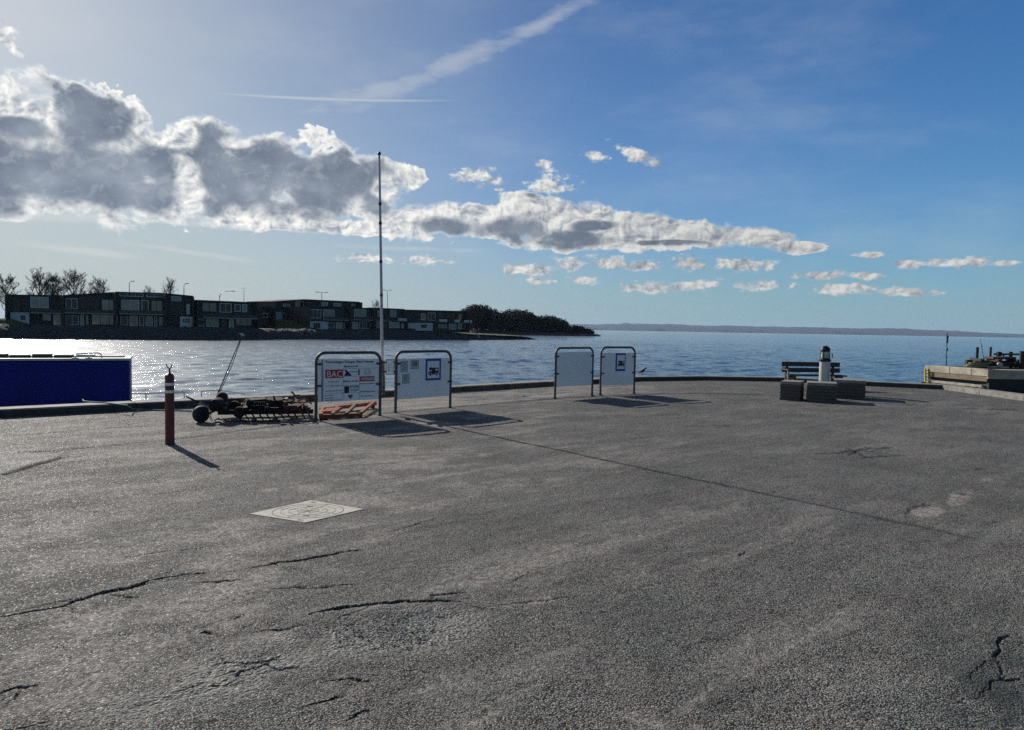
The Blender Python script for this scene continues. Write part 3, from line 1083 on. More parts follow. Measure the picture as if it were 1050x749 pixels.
house(6, 64, 302.2, 302.8, 335, 9, 'low dark house whose pale ground-floor wall stands next to the grass mound', 1,
      [(163, 258, 262, 322, 'p'), (350, 266, 418, 326, 'w'), (112, 360, 134, 384, 'bay'), (225, 350, 278, 392, 'p'), (286, 352, 330, 412, 'p')],
      [(55, 343, 158, 412, 'white'), (32, 262, 110, 342, 'brown')], [(165, 345, 335, 'd')])
house(64.3, 118, 302.8, 299.7, 335, 9, 'dark house with tall paired upper windows and teal glazed ground floor', 1,
      [(352, 268, 418, 325, 'w'), (545, 272, 628, 342, 'p'), (352, 358, 425, 412, 'w'), (432, 355, 452, 414, 'w'), (458, 355, 480, 414, 'p'), (492, 352, 636, 414, 'p')],
      [(425, 262, 535, 342, 'brown')], [(340, 345, 625, 'd')])
house(118.3, 169, 299.3, 300.6, 335, 10, 'tallest dark house with a strip of clerestory windows under its roof edge', 1,
      [(642, 238, 772, 261, 'w'), (788, 243, 878, 264, 'w'), (652, 276, 750, 342, 'p'), (762, 278, 800, 340, 'w'), (812, 278, 876, 352, 'p'),
       (648, 366, 690, 414, 'w'), (698, 362, 742, 418, 'p'), (750, 362, 776, 418, 'w'), (784, 364, 822, 418, 'p'), (830, 364, 846, 420, 'w'), (852, 364, 880, 420, 'p')],
      [], [(640, 350, 880, 'd')])
house(169.3, 198.5, 300.8, 303.6, 335, 10, 'narrow dark house with a bright white strip beside its top floor', 1,
      [(922, 256, 975, 284, 'p'), (985, 378, 1018, 396, 'bay')],
      [(1003, 300, 1021, 356, 'sun'), (968, 366, 1040, 424, 'white'), (890, 288, 990, 362, 'brown')], [])
house(198.8, 262, 307.6, 310.2, 335.5, 9, 'dark house with a row of three upper windows above a full-width balcony', 2,
      [(205, 219, 272, 264, 'p'), (285, 223, 338, 266, 'w'), (385, 228, 408, 264, 'p'), (352, 228, 378, 262, 'w'), (170, 292, 214, 328, 'w'), (224, 292, 280, 330, 'p'), (292, 294, 318, 332, 'w'), (326, 292, 348, 334, 'p'), (356, 290, 436, 326, 'p')],
      [(178, 300, 220, 318, 'brown')], [(200, 287, 440, 'd')])
house(262.4, 277, 314.4, 314.8, 333, 7, 'low dark link building squeezed between two taller houses', 2,
      [(455, 268, 500, 288, 'w')], [], [], dy=8)
house(277.3, 312, 309.2, 307, 330.5, 9, 'dark house set back on top of the green slope with pale lower wall', 2,
      [(565, 222, 605, 250, 'w'), (625, 212, 662, 254, 'p'), (560, 266, 600, 300, 'p')],
      [(515, 262, 560, 300, 'white'), (604, 268, 650, 298, 'white')], [], dy=12)
house(310, 368, 306.9, 309.6, 331, 9, 'long dark upper block rising behind the house with the wide pale base', 2,
      [(665, 214, 690, 248, 'w'), (742, 218, 770, 236, 'w'), (796, 222, 830, 238, 'p'), (872, 222, 904, 240, 'p')],
      [], [], dy=17)
house(313, 356, 314.6, 315.2, 338, 8, 'dark house standing on a wide pale ground floor above the shore', 2,
      [(685, 250, 740, 292, 'w'), (750, 252, 800, 296, 'p'), (702, 312, 730, 334, 'bay'), (770, 308, 800, 336, 'w'), (806, 308, 845, 338, 'p')],
      [(672, 304, 765, 344, 'white')], [(748, 297, 850, 'd')], dy=0)
house(356.4, 381, 315.6, 316, 338, 9, 'small dark house with one square bright-framed upper window', 2,
      [(888, 250, 942, 290, 'p'), (870, 306, 905, 340, 'p'), (910, 306, 960, 338, 'w')],
      [], [(868, 297, 960, 'd')], body='house_brown')
house(381.4, 414, 315.6, 317, 338, 9, 'dark house behind the flagpole with a white balcony front', 3,
      [(10, 206, 20, 232, 'p'), (30, 214, 50, 240, 'w'), (88, 210, 114, 242, 'p'), (8, 262, 48, 292, 'p'), (56, 262, 76, 296, 'w'), (82, 264, 130, 292, 'p')],
      [], [(10, 258, 74, 'd'), (108, 258, 146, 'w')])
house(414.4, 478, 317.6, 319.2, 338.5, 9, 'end house of the row with a low white annex in front', 3,
      [(225, 226, 246, 256, 'w'), (256, 222, 290, 258, 'w'), (300, 222, 330, 246, 'w'), (340, 226, 380, 250, 'w'), (392, 226, 410, 262, 'w'), (222, 276, 246, 290, 'bay'), (300, 272, 345, 296, 'p'), (352, 272, 384, 298, 'w'), (392, 270, 424, 296, 'p')],
      [(136, 268, 198, 294, 'white'), (198, 268, 274, 304, 'white')], [(292, 262, 328, 'w'), (362, 264, 386, 'w'), (405, 266, 440, 'w')])

# ------------------------------------------------------------------ bare trees behind the houses
def bare_tree(px, py_top, py_base, Y, spread, label, lean=0.0, levels=5, seed=1):
    rnd = random.Random(seed)
    top, base = at(px, py_top, Y), at(px, py_base, Y)
    H = top.z - base.z
    t = thing('bare_tree', base, label, 'tree', 'leafless trees behind the far houses')
    tr, cr = MB(), MB()
    crown = base + Vector((lean, 0, H * .62))
    tr.tube([base, base + Vector((lean * .15 + .08, 0, H * .25)), base + Vector((lean * .5 - .05, 0, H * .55)), base + Vector((lean, .05, H * .86))], [H * .026, H * .020, H * .012, H * .004], 7)

    def limb(p, d, ln, r, lv):
        # a limb that bends upwards, with side twigs all along it
        pts, q, dd = [p], p, d.copy()
        for i in range(4):
            dd = (dd + Vector((rnd.uniform(-.16, .16), rnd.uniform(-.16, .16), .13))).normalized()
            q = q + dd * ln / 4
            pts.append(q)
        cr.tube(pts, [r, r * .82, r * .64, r * .46, r * .26], 4 if lv > 1 else 3, cap=False)
        if lv <= 0:
            return
        for i in range(8 if lv > 1 else 8):
            f = rnd.uniform(.22, .98) * 4
            k = min(3, int(f))
            s_ = pts[k].lerp(pts[k + 1], f - k)
            ax = Vector((rnd.uniform(-1, 1), rnd.uniform(-1, 1), rnd.uniform(-.6, .8))).normalized()
            limb(s_, (dd * .75 + ax * .85).normalized(), ln * rnd.uniform(.30, .50), max(.015, r * .42), lv - 1)

    for i in range(13):
        a = i * 2.4 + rnd.random()
        f = .20 + .62 * i / 12
        s_ = base + Vector((lean * f, 0, H * f))
        d = Vector((math.cos(a) * spread, math.sin(a) * spread, rnd.uniform(.55, 1.0) + .5 * f)).normalized()
        limb(s_, d, H * (.56 - .38 * f) * rnd.uniform(.85, 1.15), H * .0095, levels - 2)
    limb(base + Vector((lean * .8, 0, H * .7)), Vector((lean * .05, 0, 1)).normalized(), H * .30, H * .007, levels - 2)
    tr.build('trunk', M['bark'], t, smooth=True)
    cr.build('crown', M['bark'], t)


bare_tree(6, 286, 331, 175, 1.0, 'bare tree above the grass mound at the start of the house row', seed=3)
bare_tree(41, 282, 331, 172, .75, 'dense upright bare tree above the lowest dark house', seed=4)
bare_tree(55, 285, 331, 176, .6, 'slim bare tree squeezed between two broader bare crowns', seed=14)
bare_tree(76, 281, 331, 170, .9, 'biggest bare tree with a broad fan-shaped crown', seed=5)
bare_tree(101, 290, 331, 172, 1.05, 'low round bare tree next to the tallest house roof', seed=6)
bare_tree(153, 296, 326, 180, 1.1, 'faint thin bare shrub-like tree over the tallest house roof', seed=7, levels=4)
bare_tree(171, 288, 328, 178, .55, 'slender leaning bare tree poking above a roof edge', lean=1.2, seed=8, levels=4)
bare_tree(386, 309, 333, 225, 1.2, 'small wide bare tree just behind the flagpole', seed=9, levels=4)

# ------------------------------------------------------------------ street lamps and masts behind the houses
def far_lamp(px, ytop, ybase, Y, arms, label, name='street_lamp', cat='street lamp'):
    b, tp = at(px, ybase, Y), at(px, ytop, Y)
    t = thing(name, b, label, cat, 'lamp posts behind the far houses')
    m = MB()
    m.tube([b, tp], [.11, .07], 6)
    m.build('pole', M['lamp_post'], t)
    for (dx, dz, curve) in arms:
        a = MB()
        e = tp + Vector((dx, 0, dz))
        if curve:
            a.tube([tp - Vector((0, 0, .6)), tp + Vector((dx * .15, 0, dz * .55)), tp + Vector((dx * .45, 0, dz * .9)), e], .06, 6)
        else:
            a.tube([tp, e], .055, 6)
        ao = a.build('arm', M['lamp_post'], t)
        h = MB()
        h.box(e + Vector((math.copysign(.28, dx), 0, -.03)), (.75, .3, .16))
        h.build('lamp_head', M['lamp_post'], ao)


far_lamp(132.6, 290, 306, 175, [(.55, .35, False)], 'short street lamp standing over the tallest house')
far_lamp(188.6, 293, 306, 175, [(.45, .5, False)], 'small street lamp over the narrow dark house')
far_lamp(225, 303, 316, 185, [(3.2, 1.1, True)], 'tall street lamp with one long curved arm')
far_lamp(330, 300, 316, 200, [(1.0, .05, False), (-1.0, .05, False)], 'twin-headed street lamp above the set-back house')
far_lamp(397.2, 298.5, 322, 240, [(.8, .3, False), (-.9, .3, False)], 'twin-headed street lamp just behind the flagpole')
b_, t_ = at(250, 316, 185), at(250.2, 296.5, 185)
th_ = thing('aerial_mast', b_, 'thin aerial mast with a small crossbar above the house roofs', 'mast')
m_ = MB()
m_.tube([b_, t_], [.07, .05], 6)
m_.build('pole', M['lamp_post'], th_)
m_ = MB()
m_.tube([t_ + Vector((-.7, 0, .1)), t_ + Vector((.6, 0, .25))], .035, 5)
m_.build('crossbar', M['lamp_post'], th_)

# ------------------------------------------------------------------ haze over the far water
hz = MB()
hz.box((2500, 7750, 92), (29000, 17000, 194))
me = D.meshes.new('haze')
me.from_pydata([tuple(v) for v in hz.v], [], hz.f)
hm_, hnt, hb = new_mat('sea_haze')
hnt.nodes.remove(hb)
pv = nn(hnt, 'ShaderNodeVolumePrincipled')
setin(pv, Density=.000032, Anisotropy=.2)
pv.inputs['Color'].default_value = (.50, .70, 1.0, 1)
hnt.links.new(pv.outputs[0], hnt.nodes['Material Output'].inputs['Volume'])
hm_.cycles.volume_sampling = 'DISTANCE'
hm_.cycles.homogeneous_volume = True
me.materials.append(hm_)
ho = D.objects.new('haze', me)
COL.objects.link(ho)
tag(ho, kind='stuff')

# ------------------------------------------------------------------ lettering
def glyphs(txt, size=1.0, bold=False):
    """the letters of a text as flat mesh data (built-in font): vertices, faces, width"""
    cu = D.curves.new('lettering', 'FONT')
    cu.body = txt
    cu.size = size
    if bold:
        cu.offset = .024 * size
    cu.resolution_u = 3
    ob = D.objects.new('lettering', cu)
    COL.objects.link(ob)
    bpy.context.view_layer.update()
    me_ = D.meshes.new_from_object(ob.evaluated_get(bpy.context.evaluated_depsgraph_get()))
    vs = [v.co.copy() for v in me_.vertices]
    fs = [tuple(p.vertices) for p in me_.polygons]
    D.objects.remove(ob)
    D.meshes.remove(me_)
    D.curves.remove(cu)
    return vs, fs


class Face:
    """drawing on a sign board: u along, v down from the top corner, both 0..1 of the board"""
    def __init__(s, pl, u0, z0, w, h, off):
        s.pl, s.u0, s.z0, s.w, s.h, s.off = pl, u0, z0, w, h, off

    def p(s, u, v, lift=0.0):
        return s.pl.pt(s.u0 + u * s.w, s.z0 - v * s.h, s.off + lift)

    def rect(s, mb, u0, v0, u1, v1, lift=.002):
        mb.prism([s.p(u0, v1), s.p(u1, v1), s.p(u1, v0), s.p(u0, v0)], s.pl.n * lift)

    def frame(s, mb, u0, v0, u1, v1, t, lift=.002):
        tu, tv_ = t / s.w, t / s.h
        s.rect(mb, u0, v0, u1, v0 + tv_, lift)
        s.rect(mb, u0, v1 - tv_, u1, v1, lift)
        s.rect(mb, u0, v0 + tv_, u0 + tu, v1 - tv_, lift)
        s.rect(mb, u1 - tu, v0 + tv_, u1, v1 - tv_, lift)

    def text(s, mb, txt, u0, v0, u1, v1, lift=.003, bold=False, slant=0.0):
        vs, fs = glyphs(txt, 1.0, bold)
        x0, x1 = min(v.x for v in vs), max(v.x for v in vs)
        y0, y1 = min(v.y for v in vs), max(v.y for v in vs)
        out = []
        for v in vs:
            a = (v.x - x0) / (x1 - x0)
            b = (v.y - y0) / (y1 - y0)
            out.append(s.p(u0 + (u1 - u0) * a + slant * b, v1 + (v0 - v1) * b, lift))
        mb.add(out, fs)

    def scribble(s, mb, u0, u1, v, hgt=.012, seed=0):
        """a line of small print too far away to read: word-length dashes"""
        rnd = random.Random(seed)
        u = u0
        while u < u1 - .01:
            w = min(u1 - u, rnd.uniform(.02, .07))
            s.rect(mb, u, v - hgt / 2, u + w, v + hgt / 2)
            u += w + .012


def motorhome(fc, t, u0, v0, u1, v1, name='motorhome_symbol', mirror=False):
    """black motorhome with over-cab bed, in a box on the board"""
    def X(a):
        a = 1 - a if mirror else a
        return u0 + (u1 - u0) * a

    def Y(b):
        return v1 + (v0 - v1) * b
    m = MB()
    body = [(0.0, .20), (.02, .46), (.10, .52), (.16, .66), (.08, .74), (.10, .94), (.30, 1.0), (.40, .93), (.96, .93), (1.0, .88), (1.0, .20)]
    body = body[::-1] if not mirror else body
    m.prism([fc.p(X(a), Y(b), .004) for a, b in body], fc.pl.n * .002)
    o = m.build(name, M['black'], t)
    w = MB()
    for poly in ([(.18, .56), (.22, .71), (.31, .71), (.31, .56)], [(.68, .62), (.68, .80), (.92, .80), (.92, .62)]):
        w.prism([fc.p(X(a), Y(b), .006) for a, b in poly], fc.pl.n * .002)
    w.build('symbol_window', M['white_print'], o)
    for cx in (.20, .78):
        for r_, mt, lf, nm in ((.125, 'white_print', .006, 'symbol_wheel_ring'), (.090, 'black', .008, 'symbol_wheel')):
            k = MB()
            asp = (u1 - u0) * fc.w / ((v1 - v0) * fc.h)
            k.prism([fc.p(X(cx + r_ * math.cos(2 * math.pi * i / 18)), Y(.20 + r_ * asp * math.sin(2 * math.pi * i / 18)), lf) for i in range(18)], fc.pl.n * .002)
            k.build(nm, M[mt], o)
    return o


def sign(pa, pb, ytop_a, label, board_top, board_bot, gap=.035):
    """bent-tube frame with a board hung between its legs; pa, pb: photo pixels of the feet"""
    A, B = G(*pa), G(*pb)
    pl = Plane(A, B)
    H = pl.uz(pa[0], ytop_a)[1]
    t = thing('notice_sign', pl.pt(pl.L / 2, 0), label, 'sign', 'tube-framed signs along the quay')
    fr = MB()
    r_ = .16
    pts = [pl.pt(0, -.06)] + [pl.pt(0, H - r_)]
    for k in range(1, 7):
        a = math.pi / 2 * k / 6
        pts.append(pl.pt(r_ - r_ * math.cos(a), H - r_ + r_ * math.sin(a)))
    for k in range(0, 7):
        a = math.pi / 2 * k / 6
        pts.append(pl.pt(pl.L - r_ + r_ * math.sin(a), H - r_ + r_ * math.cos(a)))
    pts.append(pl.pt(pl.L, -.06))
    fr.tube(pts, .027, 12)
    fo = fr.build('tube_frame', M['galv'], t, smooth=True)
    for u in (0, pl.L):
        c = MB()
        c.lathe(pl.pt(u, 0), [(.05, -.01), (.05, .012), (.036, .014), (.036, .03)], 12)
        c.build('foot_collar', M['galv'], fo)
    zt = pl.uz(*board_top)[1]
    zb = pl.uz(*board_bot)[1]
    bd = MB()
    bd.obox(pl.pt(gap, zb, -.012), pl.e * (pl.L - 2 * gap), pl.n * .024, Vector((0, 0, zt - zb)))
    bo = bd.build('board', M['board'], t, bevel=.003)
    for u, sgn in ((0, 1), (pl.L, -1)):
        for f in (.12, .62):
            c = MB()
            zz = zb + (zt - zb) * (1 - f)
            c.box(pl.pt(u + sgn * .035, zz, 0), (.10, .075, .035), pl.e, pl.n, (0, 0, 1))
            c.build('clamp', M['pole_dark'], t, bevel=.004)
    fc = Face(pl, gap, zt, pl.L - 2 * gap, zt - zb, .0125)
    return t, pl, fc, bo, H


# --- sponsor board
t1, pl1, f1, b1, H1 = sign((324, 431), (389.5, 427), 362, 'large sponsor board full of printed names, rusty frame lying behind its legs', (325, 368.4), (325, 412.5))
cx_ = lambda x: (x - 85) / 780
cy_ = lambda y: (y - 125) / 515
ink = MB()
f1.text(ink, "Forsvudegen Femgus Plac's Venner", cx_(175), cy_(146), cx_(800), cy_(184), bold=True)
f1.text(ink, 'Sponsorer', cx_(400), cy_(203), cx_(595), cy_(236), bold=True)
ink.build('heading_lettering', M['ink'], b1)
m_ = MB()
f1.rect(m_, cx_(170), cy_(255), cx_(390), cy_(356))
lo = m_.build('red_logo_panel', M['red'], b1)
m_ = MB()
f1.text(m_, 'BAC', cx_(192), cy_(270), cx_(380), cy_(345), .004)
m_.build('logo_lettering', M['white_print'], lo)
m_ = MB()
f1.rect(m_, cx_(610), cy_(345), cx_(806), cy_(408))
lo = m_.build('red_logo_panel', M['red'], b1)
m_ = MB()
f1.text(m_, '+STENGES', cx_(625), cy_(360), cx_(795), cy_(395), .004, bold=True)
m_.build('logo_lettering', M['white_print'], lo)
m_ = MB()
for x in (141, 392, 606):
    f1.rect(m_, cx_(x), cy_(245), cx_(x + 4), cy_(632), .0015)
for y, a, b in ((243, 392, 850), (338, 392, 606), (437, 606, 850), (540, 170, 850), (447, 170, 606)):
    f1.rect(m_, cx_(a), cy_(y), cx_(b), cy_(y + 4), .0013)
m_.build('grid_lines', M['grey_ink'], b1)
m_ = MB()
f1.rect(m_, cx_(122), cy_(128), cx_(142), cy_(636), .0016)
m_.build('edge_strip', M['grey_ink'], b1)
m_ = MB()
m_.prism([f1.p(cx_(a), cy_(b)) for a, b in ((405, 335), (505, 335), (480, 300), (440, 262), (405, 258), (430, 290))], f1.pl.n * .002)
m_.prism([f1.p(cx_(a), cy_(b)) for a, b in ((590, 330), (604, 330), (604, 256), (594, 256))], f1.pl.n * .002)
m_.prism([f1.p(cx_(a), cy_(b)) for a, b in ((480, 290), (590, 290), (590, 282), (480, 282))], f1.pl.n * .002)
m_.build('wave_logo', M['ink'], b1)
m_ = MB()
for k in range(24):
    a0, a1 = 2 * math.pi * k / 24, 2 * math.pi * (k + .85) / 24
    m_.prism([f1.p(cx_(712 + r * math.cos(a)), cy_(290 + r * .8 * math.sin(a))) for r, a in ((46, a0), (46, a1), (38, a1), (38, a0))], f1.pl.n * .002)
m_.prism([f1.p(cx_(a), cy_(b)) for a, b in ((680, 305), (700, 292), (712, 296), (730, 280), (748, 298), (745, 303), (730, 290), (713, 304), (700, 300), (684, 310))], f1.pl.n * .002)
m_.build('oval_logo', M['grey_ink'], b1)
m_ = MB()
f1.text(m_, 'Maxis Smith', cx_(400), cy_(388), cx_(592), cy_(410), bold=True)
f1.text(m_, 'BY KURS', cx_(486), cy_(456), cx_(600), cy_(484), bold=True)
m_.build('name_lettering', M['ink'], b1)
m_ = MB()
for (a, b, y, sd) in ((205, 345, 402, 1), (235, 360, 452, 2), (175, 375, 512, 3), (170, 270, 566, 4), (170, 285, 598, 5), (170, 375, 624, 6), (490, 600, 505, 7), (490, 590, 522, 8), (615, 800, 436, 9), (620, 810, 534, 10), (625, 795, 590, 11)):
    f1.scribble(m_, cx_(a), cx_(b), cy_(y), .022, sd)
m_.build('small_print', M['grey_ink'], b1)
m_ = MB()
f1.rect(m_, cx_(410), cy_(460), cx_(472), cy_(546))
m_.build('photo_print', M['black'], b1)
m_ = MB()
hrt = []
for k in range(24):
    a = 2 * math.pi * k / 24
    hrt.append((490 + 1.9 * 16 * math.sin(a) ** 3, 588 - 2.0 * (13 * math.cos(a) - 5 * math.cos(2 * a) - 2 * math.cos(3 * a) - math.cos(4 * a))))
m_.prism([f1.p(cx_(a), cy_(b)) for a, b in hrt[::-1]], f1.pl.n * .002)
m_.build('heart_logo', M['purple'], b1)

# --- motorhome parking board with papers
t2, pl2, f2, b2, H2 = sign((405.5, 424), (461.5, 419), 361, 'sign with blue motorhome symbol and three small papers, beside the sponsor board', (407, 368.0), (407, 409.8))
cx_ = lambda x: (x - 225) / 540
cy_ = lambda y: (y - 125) / 420


def camper_panel(fc, b, u0, v0, u1, v1, iu0, iv0, iu1, iv1, mu0, mv0, mu1, mv1):
    m = MB()
    fc.rect(m, u0, v0, u1, v1)
    o = m.build('blue_panel', M['blue_sign'], b)
    m = MB()
    fc.rect(m, iu0, iv0, iu1, iv1, .004)
    m.build('white_field', M['white_print'], o)
    return o


camper_panel(f2, b2, cx_(505), cy_(133), cx_(668), cy_(366), cx_(523), cy_(158), cx_(650), cy_(342), 0, 0, 0, 0)
motorhome(f2, b2, cx_(532), cy_(224), cx_(642), cy_(322))
for (a, b, c, d, mt) in ((253, 152, 320, 266, 'paper'), (352, 142, 432, 236, 'paper'), (270, 286, 340, 384, 'paper')):
    m_ = MB()
    f2.rect(m_, cx_(a), cy_(b), cx_(c), cy_(d))
    po = m_.build('paper_notice', M[mt], b2)
    m_ = MB()
    f2.frame(m_, cx_(a), cy_(b), cx_(c), cy_(d), .010, .004)
    m_.build('paper_border', M['grey_ink'], po)
    m_ = MB()
    if a == 352:
        f2.rect(m_, cx_(368), cy_(156), cx_(418), cy_(205), .0045)
    else:
        for k in range(5):
            f2.scribble(m_, cx_(a + 12), cx_(c - 12), cy_(b + 18 + k * (d - b - 30) / 5), .016, k)
    m_.build('paper_print', M['paper_dark'], po)

# --- blank board and second motorhome board
t3, pl3, f3, b3, H3 = sign((569, 409), (607, 406), 357.2, 'completely blank white board in a bent tube frame', (571, 361.4), (571, 397.0))
t4, pl4, f4, b4, H4 = sign((615.5, 405.3), (650, 404), 356.4, 'sign with only a blue motorhome symbol, beside the blank board', (617, 362.0), (617, 395.6))
cx_ = lambda x: (x - 115) / 500
cy_ = lambda y: (y - 180) / 500
camper_panel(f4, b4, cx_(320), cy_(187), cx_(476), cy_(463), cx_(343), cy_(214), cx_(464), cy_(432), 0, 0, 0, 0)
motorhome(f4, b4, cx_(352), cy_(298), cx_(456), cy_(404))

# --- flagpole clamped to the sponsor board's leg, small plate hung between the two frames
fp = at(392.6, 405, 13.95)
ft = at(388.9, 159.5, 13.95)
tp_ = thing('flagpole', Vector((fp.x, fp.y, fp.z)), 'tall thin bare flagpole rising behind the sponsor board', 'flagpole')
m_ = MB()
m_.tube([fp, fp.lerp(ft, .5), ft], [.030, .026, .019], 12)
po = m_.build('pole', M['pole'], tp_, smooth=True)
for f in (.42, .56, .72, .80):
    m_ = MB()
    c = fp.lerp(ft, f)
    d_ = (ft - fp).normalized()
    m_.lathe(c - d_ * .03, [(.024, 0), (.030, .004), (.030, .055), (.024, .06)], 12, d_)
    m_.build('joint_sleeve', M['pole_dark'], po, smooth=True)
m_ = MB()
m_.lathe(ft, [(.020, 0), (.030, .01), (.034, .03), (.028, .055), (.010, .07)], 12)
m_.build('finial', M['pole_dark'], tp_, smooth=True)
m_ = MB()
m_.tube([at(392.7, 405, 13.95), at(392.3, 370, 13.95)], .044, 12)
m_.build('base_sleeve', M['galv'], tp_, smooth=True)
for y in (371, 380, 399):
    m_ = MB()
    q0, q1 = at(390.2, y, 13.72), at(392.6, y, 13.95)
    m_.bar(q0, q1, .05, .04)
    m_.build('bracket', M['pole_dark'], tp_)
sp0, sp1 = at(395.2, 400, 13.90), at(403.8, 400, 14.0)
pls = Plane(sp0, sp1)
za, zb_ = pls.uz(395.2, 368.2)[1], pls.uz(395.2, 384.8)[1]
tn = thing('notice_plate', pls.pt(pls.L / 2, zb_), 'small pale plate held between the flagpole and the next frame', 'notice')
m_ = MB()
m_.obox(pls.pt(0, zb_), pls.e * pls.L, pls.n * .012, Vector((0, 0, za - zb_)))
po = m_.build('plate', M['board'], tn)
fs_ = Face(pls, 0, za, pls.L, za - zb_, .0125)
m_ = MB()
fs_.frame(m_, 0, 0, 1, 1, .010, .003)
m_.build('plate_rim', M['grey_ink'], po)
m_ = MB()
m_.prism([fs_.p(a, b) for a, b in ((.30, .80), (.36, .80), (.36, .62), (.44, .55), (.36, .52), (.36, .30), (.30, .34))], pls.n * .002)
m_.build('plate_mark', M['grey_ink'], po)
for f in (.22, .78):
    for u in (-.03, pls.L + .03):
        m_ = MB()
        m_.box(pls.pt(u, zb_ + (za - zb_) * f, .006), (.085, .02, .025), pls.e, pls.n)
        m_.build('bracket', M['pole_dark'], tn)

# ------------------------------------------------------------------ red bollard
bb = G(174.2, 456)
tb = thing('bollard', bb, 'dark red bollard with two white bands standing alone on the asphalt', 'bollard')
Hb = .95
m_ = MB()
m_.lathe(bb, [(.059, -.05), (.059, 0), (.058, Hb - .02), (.054, Hb - .004), (.046, Hb)], 28)
m_.build('post', M['bollard'], tb, smooth=True)
for z in (.70, .80):
    m_ = MB()
    m_.lathe(bb, [(.0585, z), (.0600, z + .002), (.0600, z + .036), (.0585, z + .038)], 28)
    m_.build('white_band', M['reflective'], tb, smooth=True)
m_ = MB()
m_.lathe(bb, [(.046, Hb - .001), (.030, Hb + .012), (.012, Hb + .022), (.010, Hb + .055)], 20)
m_.build('cap', M['bollard'], tb, smooth=True)
m_ = MB()
m_.tube([bb + Vector((0, 0, Hb + .05)), bb + Vector((-.012, 0, Hb + .085)), bb + Vector((-.04, 0, Hb + .115)), bb + Vector((-.038, 0, Hb + .14))], .0075, 7)
m_.tube([bb + Vector((0, 0, Hb + .05)), bb + Vector((.01, 0, Hb + .085)), bb + Vector((.028, .01, Hb + .11)), bb + Vector((.022, .01, Hb + .135))], .0075, 7)
m_.build('wire_hook', M['iron'], tb, smooth=True)
m_ = MB()
m_.lathe(bb, [(.074, -.03), (.074, .010), (.061, .016)], 28)
m_.build('foot_ring', M['iron'], tb, smooth=True)

# ------------------------------------------------------------------ concrete cover with ring pattern
cq = [G(255.5, 527.5), G(313.5, 536.6), G(373.5, 522.8), G(319, 513.6)]
cc = sum(cq, Vector()) / 4
tc_ = thing('drain_cover', cc, 'square pale concrete cover with circular rings set in asphalt', 'drain cover')
m_ = MB()
m_.prism([Vector((p.x, p.y, -.06)) for p in cq], Vector((0, 0, .066)))
so = m_.build('slab', M['cover'], tc_, bevel=.004)
ea = ((cq[2] - cq[1]) + (cq[3] - cq[0])) / 2
eb = ((cq[0] - cq[1]) + (cq[3] - cq[2])) / 2
hw = min(ea.length, eb.length) / 2
ea.normalize()
eb.normalize()


def cpt(u, v, z=.0065):
    return cc + ea * u * hw + eb * v * hw + Vector((0, 0, z))


m_ = MB()
for r in (.90, .70, .50, .28):
    n = 48
    w = .010 if r < .8 else .018
    for k in range(n):
        if r < .8 and k % 12 == 5:
            continue
        a0, a1 = 2 * math.pi * k / n, 2 * math.pi * (k + 1) / n
        m_.prism([cpt(q_ * math.cos(a), q_ * math.sin(a)) for q_, a in ((r - w, a0), (r + w * 0, a0), (r + w * 0, a1), (r - w, a1))], Vector((0, 0, .0012)))
m_.build('groove_pattern', M['cover_groove'], tc_)
m_ = MB()
for k in range(8):
    a = 2 * math.pi * k / 8 + .2
    d_ = Vector((math.cos(a), math.sin(a)))
    for r0, r1 in ((.04, .25), (.3, .47), (.53, .67), (.73, .86)):
        if k % 2 and r0 > .5:
            continue
        s_ = .008
        m_.prism([cpt(d_.x * r0 - d_.y * s_, d_.y * r0 + d_.x * s_), cpt(d_.x * r0 + d_.y * s_, d_.y * r0 - d_.x * s_), cpt(d_.x * r1 + d_.y * s_, d_.y * r1 - d_.x * s_), cpt(d_.x * r1 - d_.y * s_, d_.y * r1 + d_.x * s_)], Vector((0, 0, .0008)))
m_.build('groove_pattern', M['cover_groove'], tc_)
for (a, b) in ((1, 1), (-1, -1)):
    m_ = MB()
    for k in range(3):
        m_.prism([cpt(a * (.84 + .04 * k) + dx, b * (.70 + .0 * k) + dy) for dx, dy in ((-.008, -.05), (.008, -.05), (.008, .12), (-.008, .12))], Vector((0, 0, .0008)))
    m_.build('corner_groove', M['cover_groove'], tc_)
m_ = MB()
for (u, v) in ((.0, .0), (.42, .38), (-.42, -.38)):
    m_.lathe(cpt(u, v, .0066), [(.028, 0), (.028, .001), (.001, .0012)], 12)
m_.build('lifting_hole', M['cover_groove'], tc_)

# ------------------------------------------------------------------ blue barge, mooring rope
Pb = Plane(at(0, 400, 15.5), at(133, 400, 16.55))
zt = Pb.uz(133, 367.6)[1]
ul = Pb.uz(-190, 400)[0]
ur = Pb.uz(133.2, 400)[0]
BG = 15.5 / 13.3
tg = thing('barge', Pb.pt(ur - 3, WATER, -.7), 'navy blue flat-sided barge with pale gunwale moored along the kerb', 'boat')
m_ = MB()
inn = -Pb.n
m_.obox(Pb.pt(ul, WATER - .5), Pb.e * (ur - ul), inn * 1.5, Vector((0, 0, zt - WATER + .5 - .05)))
m_.build('hull', M['blue_hull'], tg, bevel=.03)
m_ = MB()
m_.obox(Pb.pt(ul, zt - .05, .03), Pb.e * (ur - ul + .02), inn * .16, Vector((0, 0, .05)))
m_.obox(Pb.pt(ul, zt - .05, -1.40), Pb.e * (ur - ul + .02), inn * .13, Vector((0, 0, .05)))
m_.obox(Pb.pt(ur - .12, zt - .052, -.13), Pb.e * .14, inn * 1.27, Vector((0, 0, .05)))
m_.build('gunwale', M['gunwale'], tg, bevel=.01)
m_ = MB()
